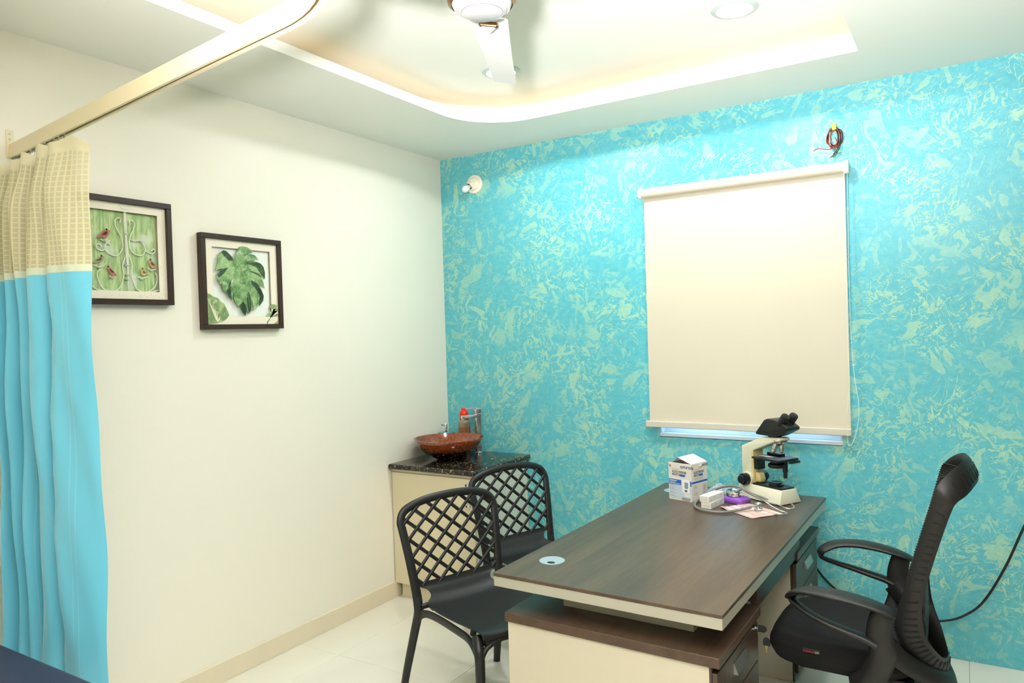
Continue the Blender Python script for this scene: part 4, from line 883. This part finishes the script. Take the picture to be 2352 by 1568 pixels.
# ================================================================== LATTICE BACK PLASTIC CHAIRS
M['chairblk'] = mat('charcoal_plastic', srgb(29, 29, 28), .42, bump=.04, bscale=400)
def back_x(y, z):
    t = (z-.44)/.40
    return -.222-.070*t-.022*max(0, min(1, t))**2*(abs(y)/.26)**2-.016*(1-(y/.24)**2)*max(0, 1-abs(t-.2))
def back_w(z): return .228+.032*max(0, min(1, (z-.45)/.33))**1.2
def back_top(y): return .886-.050*(min(1, abs(y)/.26))**2.4
def back_bot(y): return .522-.034*(1-(y/.23)**2)
def plastic_chair(label, loc, rz):
    t = thing('lattice_chair', label, 'chair', loc, rz, 'black lattice back visitor chairs')
    # uprights + top rail in one continuous frame
    pts = []
    for z in (.38, .45, .52, .62, .70, .76): pts.append((back_x(-back_w(z), z), -back_w(z), z))
    for y in (-.260, -.240, -.19, -.11, 0, .11, .19, .240, .260):
        z = {.260: .800, .240: .838, .19: .863, .11: .881, 0: .887}[abs(y)]; pts.append((back_x(y, z), y, z))
    for z in (.76, .70, .62, .52, .45, .38): pts.append((back_x(back_w(z), z), back_w(z), z))
    P = spline(pts, 6)
    MB().tube(P, [.024-.005*math.sin(PI*i/(len(P)-1)) for i in range(len(P))], 12, ell=(.62, 1.0), upv=(0, 1, .001) if False else None).build('back_frame', 'chairblk', t, smooth=60)
    # lattice bars
    def inside(y, z): return abs(y) < back_w(z)-.004 and back_bot(y) < z < back_top(y)-.003
    sp = .0785
    for sgn in (1, -1):
        for k in range(-9, 10):
            c = k*sp*1.22+(.02 if sgn > 0 else -.01); run = []; sl = .86
            for q in range(121):
                z = .48+.42*q/120; y = sgn*((z-.69)/sl)+c
                if inside(y, z): run.append((back_x(y, z)+.004*sgn, y, z))
            if len(run) > 7:
                a_, b_ = Vector(run[0]), Vector(run[-1]); d = (b_-a_).normalized()*.008
                MB().tube([a_-d]+run[::5]+[b_, b_+d], .0086, 8, ell=(1.0, .8)).build('lattice_bar', 'chairblk', t, smooth=60)
    # seat shell running up into the solid lower back
    prof = [(.254, .402, .206), (.262, .420, .212), (.245, .435, .218), (.18, .438, .226), (.06, .430, .224), (-.06, .426, .220), (-.13, .430, .216), (-.178, .438, .206), (-.203, .460, .168), (-.216, .486, .176), (-.230, .502, .206), (-.240, .522, .224)]
    PS = spline(prof, 4)
    def seat(u, v):
        p = PS[min(len(PS)-1, round(v*(len(PS)-1)))]; y = (2*u-1)*p.z
        k = (p.y-.44)/.10; k = max(0, min(1, k)); e_ = abs(2*u-1)
        bx2 = back_x(y, p.y); x = p.x*(1-k)+bx2*k
        z = p.y+.012*e_**4*(1-k)*(1 if p.x > -.1 else .5)-.010*(1-e_**2)*(1-k)
        if k > .9: z = back_bot(y)+.012
        return (x, y, z)
    MB().grid(seat, 25, len(PS)).build('seat_shell', 'chairblk', t, solid=.006, smooth=70)
    for s in (-1, 1):
        MB().tube(spline([(-.224, s*.228, .47), (-.222, s*.229, .40), (-.248, s*.238, .30), (-.295, s*.256, .12), (-.322, s*.266, .0)], 6), [.013+.012*min(1, i/6)-.006*i/24 for i in range(25)], 10, ell=(1.0, .85)).build('rear_leg', 'chairblk', t, smooth=60)
        MB().tube(spline([(.205, s*.200, .415), (.240, s*.218, .375), (.254, s*.224, .32), (.264, s*.232, .15), (.274, s*.241, .0)], 6), [.024-.007*i/24 for i in range(25)], 10).build('front_leg', 'chairblk', t, smooth=60)
        MB().tube(spline([(-.236, s*.234, .355), (-.19, s*.226, .400), (-.10, s*.220, .414), (.08, s*.218, .408), (.18, s*.220, .396), (.248, s*.226, .345)], 5), .015, 10, ell=(1.2, .7)).build('side_rail', 'chairblk', t, smooth=60)
        MB().tube(spline([(.260, s*.12, .405), (.258, s*.19, .385), (.256, s*.224, .335)], 5), .011, 8).build('front_brace', 'chairblk', t, smooth=60)
    MB().tube([(.252, y, .405) for y in (-.20, -.1, 0, .1, .20)], .012, 10).build('front_rail', 'chairblk', t, smooth=60)
    MB().tube([(-.212, y, .425) for y in (-.22, -.1, 0, .1, .22)], .013, 10).build('rear_rail', 'chairblk', t, smooth=60)
    return t
c1 = plastic_chair('black lattice back plastic chair nearest the camera beside the desk', (1.258, -1.422, 0), math.radians(-21))
c2 = dup(c1, (1.165, -.728, 0), math.radians(-21), 'black lattice back plastic chair in front of the basin cabinet')

# ================================================================== OFFICE CHAIR
def mesh_fabric():
    k = NT('black_mesh_fabric'); P = k.n('ShaderNodeTexCoord').outputs['Object']
    wv = k.n('ShaderNodeTexWave', {'Vector': P, 'Scale': 95.0, 'Distortion': .5}, bands_direction='Z').outputs['Fac']
    k.link(k.mix(wv, srgb(13, 13, 14), srgb(30, 30, 30)), 'Base Color'); k.b.inputs['Roughness'].default_value = .75; return k.m
M['meshfab'] = mesh_fabric()
M['seatfab'] = mat('black_seat_fabric', srgb(11, 11, 11), .9, var=.25, vscale=420)
M['chairpl'] = mat('office_chair_plastic', srgb(27, 27, 25), .44, bump=.06, bscale=500)
M['slot'] = mat('slot_shadow_plastic', srgb(12, 12, 11), .7)
oc = thing('office_chair', 'black mesh back office chair with looped armrests behind the desk', 'office chair', (2.72, -1.05, 0), math.radians(179))
# seat cushion
def cushion(u, v):
    a = 2*PI*u; ca, sa = math.cos(a), math.sin(a); n_ = 3.6
    r = (abs(ca)**n_+abs(sa)**n_)**(-1/n_)
    # v: 0 bottom centre -> 1 top centre
    pr_ = [(0, -.060), (.5, -.066), (.80, -.066), (.94, -.052), (1.0, -.020), (1.0, .012), (.95, .046), (.80, .060), (.5, .058), (0, .050)]
    f = v*(len(pr_)-1); i = min(int(f), len(pr_)-2); g = f-i
    s_ = pr_[i][0]*(1-g)+pr_[i+1][0]*g; z = pr_[i][1]*(1-g)+pr_[i+1][1]*g
    x = .05+.262*r*ca*s_; y = .252*r*sa*s_
    fr = max(0, (x-.20)/.11)
    return (x, y, .440+z-.028*fr*fr*(1 if z > 0 else .1)+.018*max(0, (-x-.05)/.2)+.006*(y/.25)**2*(z > 0))
MB().grid(cushion, 56, 37, closeu=True).build('seat_cushion', 'seatfab', oc, smooth=80)
MB().box(-.19, .19, -.19, .19, .360, .388).build('seat_pan', 'chairpl', oc, bevel=.012, smooth=40)
tg = MB().box(.098, .160, .2535, .2565, .450, .466).build('fabric_tag', 'rubber', oc, bevel=.0008, seg=1)
M['tagred'] = mat('tag_red', srgb(190, 40, 48), .6); M['tagwhite'] = mat('tag_white', srgb(176, 186, 160), .6)
TG = Matrix.Translation((.156, .2568, .4535)) @ Matrix.Rotation(PI, 4, 'Z') @ Matrix.Rotation(PI/2, 4, 'X')
lt = MB()                                   # the red woven lettering is too blurred to read: short woven strokes
for k in range(9):
    h_ = (.0072, .0052, .0064)[k % 3]; x_ = .0042*k
    lt.add([TG @ Vector(q) for q in ((x_, 0, 0), (x_+.0013, 0, 0), (x_+.0013, h_, 0), (x_, h_, 0))], [(0, 1, 2, 3)])
    lt.add([TG @ Vector(q) for q in ((x_, .0022*(k % 3)+.0008, 0), (x_+.0036, .0022*(k % 3)+.0008, 0), (x_+.0036, .0022*(k % 3)+.0020, 0), (x_, .0022*(k % 3)+.0020, 0))], [(0, 1, 2, 3)])
stuff(lt.build('tag_lettering', 'tagred', tg))
for k in range(2): MB().tube([TG @ Vector((.0425+.0068*k+.0032*math.cos(a), .0036+.0034*math.sin(a), 0)) for a in [2*PI*q/16 for q in range(16)]], .0007, 6, closed=True).build('tag_emblem', 'tagwhite', tg)
# back frame: broad ribbon looping from the headrest down both sides to a U behind the seat
half = [((-.362, 0, 1.158), (-.392, 0, 1.080)), ((-.346, .10, 1.154), (-.382, .10, 1.075)), ((-.312, .168, 1.130), (-.358, .178, 1.055)), ((-.278, .204, 1.090), (-.330, .212, 1.034)), ((-.262, .211, 1.045), (-.314, .215, 1.000)),
        ((-.231, .211, .928), (-.288, .215, .920)), ((-.190, .211, .787), (-.248, .215, .781)), ((-.152, .210, .655), (-.224, .212, .670)), ((-.136, .205, .583), (-.226, .203, .592)), ((-.156, .190, .512), (-.238, .182, .540)), ((-.200, .150, .450), (-.258, .142, .496)), ((-.250, .085, .392), (-.278, .080, .453)), ((-.285, 0, .366), (-.288, 0, .436))]
full = half+[((a[0], -a[1], a[2]), (b_[0], -b_[1], b_[2])) for a, b_ in half[-2:0:-1]]
RA = spline([a for a, _ in full], 6, closed=True); RB = spline([b_ for _, b_ in full], 6, closed=True)
NR = len(RA); cen = Vector((-.2, 0, .8))
vs_ = []; sec_n = 8
nrm = []
for i in range(NR):
    tan = (RA[(i+1) % NR]+RB[(i+1) % NR]-RA[i-1]-RB[i-1]).normalized(); wd = (RB[i]-RA[i]); n_ = tan.cross(wd).normalized()
    c_ = (RA[i]+RB[i])/2
    if n_.dot(c_-Vector((-.12, 0, c_.z*.5+.38))) < 0: n_ = -n_
    nrm.append(n_)
    A, B_ = RA[i], RB[i]
    th = .013
    vs_ += [A, A*.85+B_*.15+n_*.005, A*.5+B_*.5+n_*.008, A*.15+B_*.85+n_*.005, B_, B_*.85+A*.15-n_*th, A*.5+B_*.5-n_*th, A*.85+B_*.15-n_*th]
fs_ = [(i*8+j, i*8+(j+1) % 8, ((i+1) % NR)*8+(j+1) % 8, ((i+1) % NR)*8+j) for i in range(NR) for j in range(8)]
bf = MB().add(vs_, fs_).build('back_frame', 'chairpl', oc, smooth=55)
# vent slots: dark plates on the ribbon, painting the shade inside the openings
acc = 0
for i in range(NR):
    c0, c1_ = (RA[i]+RB[i])/2, (RA[(i+1) % NR]+RB[(i+1) % NR])/2; acc += (c1_-c0).length
    step = .022 if c0.z > .66 else .0155
    if acc >= step and not (1.0 < c0.z < 1.075):
        acc = 0; n_ = nrm[i]; tan = (c1_-c0).normalized(); wd = (RB[i]-RA[i]); L_ = wd.length; wd.normalize()
        mid = (RA[i]*.42+RB[i]*.58)+n_*.0075; hw = L_*.25; ht = .0036
        q = [mid-wd*hw-tan*ht*.5, mid-wd*hw*.8-tan*ht, mid+wd*hw*.8-tan*ht, mid+wd*hw-tan*ht*.5, mid+wd*hw+tan*ht*.5, mid+wd*hw*.8+tan*ht, mid-wd*hw*.8+tan*ht, mid-wd*hw+tan*ht*.5]
        MB().add([p+n_*.0009 for p in q]+[p-n_*.004 for p in q], [tuple(range(8))]+[(k, 8+k, 8+(k+1) % 8, (k+1) % 8) for k in range(8)]).build('vent_slot_shade', 'slot', bf)
# mesh stretched over the front of the frame, with its ribs
def bmesh_x(z):
    zz = [.46, .51, .58, .655, .787, .928, 1.045, 1.092, 1.14]; xx = [-.185, -.155, -.134, -.150, -.188, -.229, -.260, -.274, -.300]
    for k in range(8):
        if z <= zz[k+1]: g = (z-zz[k])/(zz[k+1]-zz[k]); return xx[k]*(1-g)+xx[k+1]*g
    return xx[-1]
def mfab(u, v):
    z = .47+.635*v; w_ = .207*(1-max(0, (z-1.02)/.12)**2*.75)*(1-max(0, (.56-z)/.12)**2*.5); y = (2*u-1)*w_
    return (bmesh_x(z)-(.035+.045*max(0, (z-.95)/.155))*(1-(2*u-1)**2)+.0016*math.sin(z*2*PI/.0105), y, z)
MB().grid(mfab, 15, 375).build('back_mesh', 'meshfab', oc, solid=.002, smooth=60)
# lumbar plate seen through the lower loop
def lum(u, v):
    a = 2*PI*u; return (-.205-.02*v, .105*math.cos(a)*v, .59+.11*math.sin(a)*v)
MB().grid(lum, 32, 5, closeu=True).build('lumbar_plate', 'chairpl', oc, solid=.008, smooth=60)
# U-shaped carrier under the loop
uc = spline([(-.085, .262, .560), (-.150, .240, .480), (-.220, .165, .408), (-.275, .085, .360), (-.300, 0, .335), (-.275, -.085, .360), (-.220, -.165, .408), (-.150, -.240, .480), (-.085, -.262, .560)], 6)
MB().tube([p+Vector((0, 0, .012)) for p in uc], .036, 12, ell=(1.0, .36), upv=(.30, 0, .95)).build('back_carrier', 'chairpl', oc, smooth=60)
MB().tube(spline([(-.305, 0, .345), (-.26, 0, .325), (-.16, 0, .335), (-.05, 0, .348)], 6), .040, 14, ell=(.5, 1.3), upv=(0, 0, 1)).build('j_bar', 'chairpl', oc, smooth=60)
# armrests
for s in (1, -1):
    Y = lambda x: s*(.335-.05*max(0, (x-.02)/.17)**2)
    pp = [(.190, .655), (.178, .676), (.130, .699), (.060, .706), (-.010, .703), (-.080, .692), (-.130, .678), (-.155, .668)]
    P = spline([(x, Y(x), z) for x, z in pp], 5); n_ = len(P)
    ar = MB().tube(P, [.014+.024*math.sin(PI*min(1, (i+.8)/(n_-1)*.95))**.6 for i in range(n_)], 14, ell=(.36, 1.25), upv=(0, 0, 1)).build('armrest', 'chairpl', oc, smooth=60)
    lp = [(.188, .655), (.176, .640), (.120, .617), (.060, .600), (.0, .585), (-.055, .572), (-.095, .555)]
    MB().tube(spline([(x, Y(x)-s*.006, z) for x, z in lp], 5), [.011+.007*i/30 for i in range(31)], 12, ell=(.8, 1.5), upv=(0, 0, 1)).build('arm_loop', 'chairpl', ar, smooth=60)
    post = [(-.118, s*.333, .682), (-.105, s*.332, .630), (-.102, s*.328, .580), (-.110, s*.318, .530), (-.095, s*.300, .470), (-.060, s*.285, .410), (-.020, s*.250, .372), (.0, s*.20, .366)]
    PP = spline(post, 5); n_ = len(PP)
    MB().tube(PP, [.034+.010*math.sin(PI*i/(n_-1)) for i in range(n_)], 14, ell=(.45, 1.0), upv=(0, s, .02)).build('arm_post', 'chairpl', ar, smooth=60)
# base
MB().cyl((0, 0, .13), (0, 0, .30), .026, 24).build('gas_lift', 'blackgloss', oc, smooth=40); MB().cyl((0, 0, .28), (0, 0, .36), .035, 24).build('lift_cover', 'chairpl', oc, smooth=40)
MB().box(-.10, .10, -.08, .08, .33, .358).build('tilt_mechanism', 'chairpl', oc, bevel=.008)
for k in range(5):
    a = 2*PI*k/5+.55; d = Vector((math.cos(a), math.sin(a), 0)); pz = Vector((0, 0, 1))
    lg = MB().tube([d*.02+pz*.125, d*.12+pz*.12, d*.28+pz*.085], [.034, .028, .019], 12, ell=(.8, 1)).build('base_leg', 'chairpl', oc, smooth=60)
    cs = d*.285; sd_ = Vector((-d.y, d.x, 0))
    w_ = MB(); w_.cyl(cs+sd_*.008+pz*.028, cs+sd_*.024+pz*.028, .028, 20); w_.cyl(cs-sd_*.024+pz*.028, cs-sd_*.008+pz*.028, .028, 20); w_.cyl(cs+pz*.03, cs+pz*.075, .008, 10)
    w_.build('caster', 'black', lg, smooth=40)
# protective film hanging under the seat
M['film'] = mat('dusty_film', srgb(136, 134, 118), .4, alpha=.8, bump=.7, bscale=30)
rf = random.Random(4)
def film(u, v): return (-.26+.22*u+.01*math.sin(v*9), .10+.16*v, .40-.10*v-.012*math.sin(u*11+v*4)-.05*u*v+rf.uniform(-.004, .004))
o = MB().grid(film, 18, 12).build('dust_film', 'film', oc, smooth=80, solid=.0004)

# ================================================================== EXAM COUCH (only its corner is in view)
M['navy'] = mat('navy_leatherette', srgb(38, 40, 66), .5, bump=.08, bscale=240)
ec = thing('exam_couch', 'navy padded examination couch beside the curtain', 'couch', (1.02, -3.36, 0))
MB().box(-.93, .93, -.36, .36, .60, .715).build('mattress', 'navy', ec, bevel=.02, seg=4, smooth=50)
MB().box(-.92, .92, -.35, .35, .55, .599).build('frame', 'steel', ec, bevel=.004)
for x in (-.85, .85):
    for y in (-.30, .30): MB().box(x-.02, x+.02, y-.02, y+.02, 0, .55).build('leg', 'steel', ec, bevel=.003)
    MB().box(x-.015, x+.015, -.28, .28, .14, .17).build('stretcher', 'steel', ec)
# ================================================================== POWER CABLE ALONG THE TEAL WALL
cable = [(3.60, -.015, 1.10), (3.46, -.02, .98), (3.36, -.03, .82), (3.296, -.03, .68), (3.223, -.03, .488), (3.135, -.03, .311), (3.055, -.03, .228), (2.974, -.03, .188), (2.85, -.03, .165), (2.70, -.03, .165), (2.60, -.03, .195), (2.521, -.03, .24), (2.449, -.03, .297), (2.391, -.03, .368), (2.34, -.03, .44), (2.28, -.03, .52)]
tag(MB().tube(spline(cable, 8), .0055, 10).build('power_cable', 'rubber', smooth=60), 'black power cable looping along the teal wall behind the office chair', 'cable')
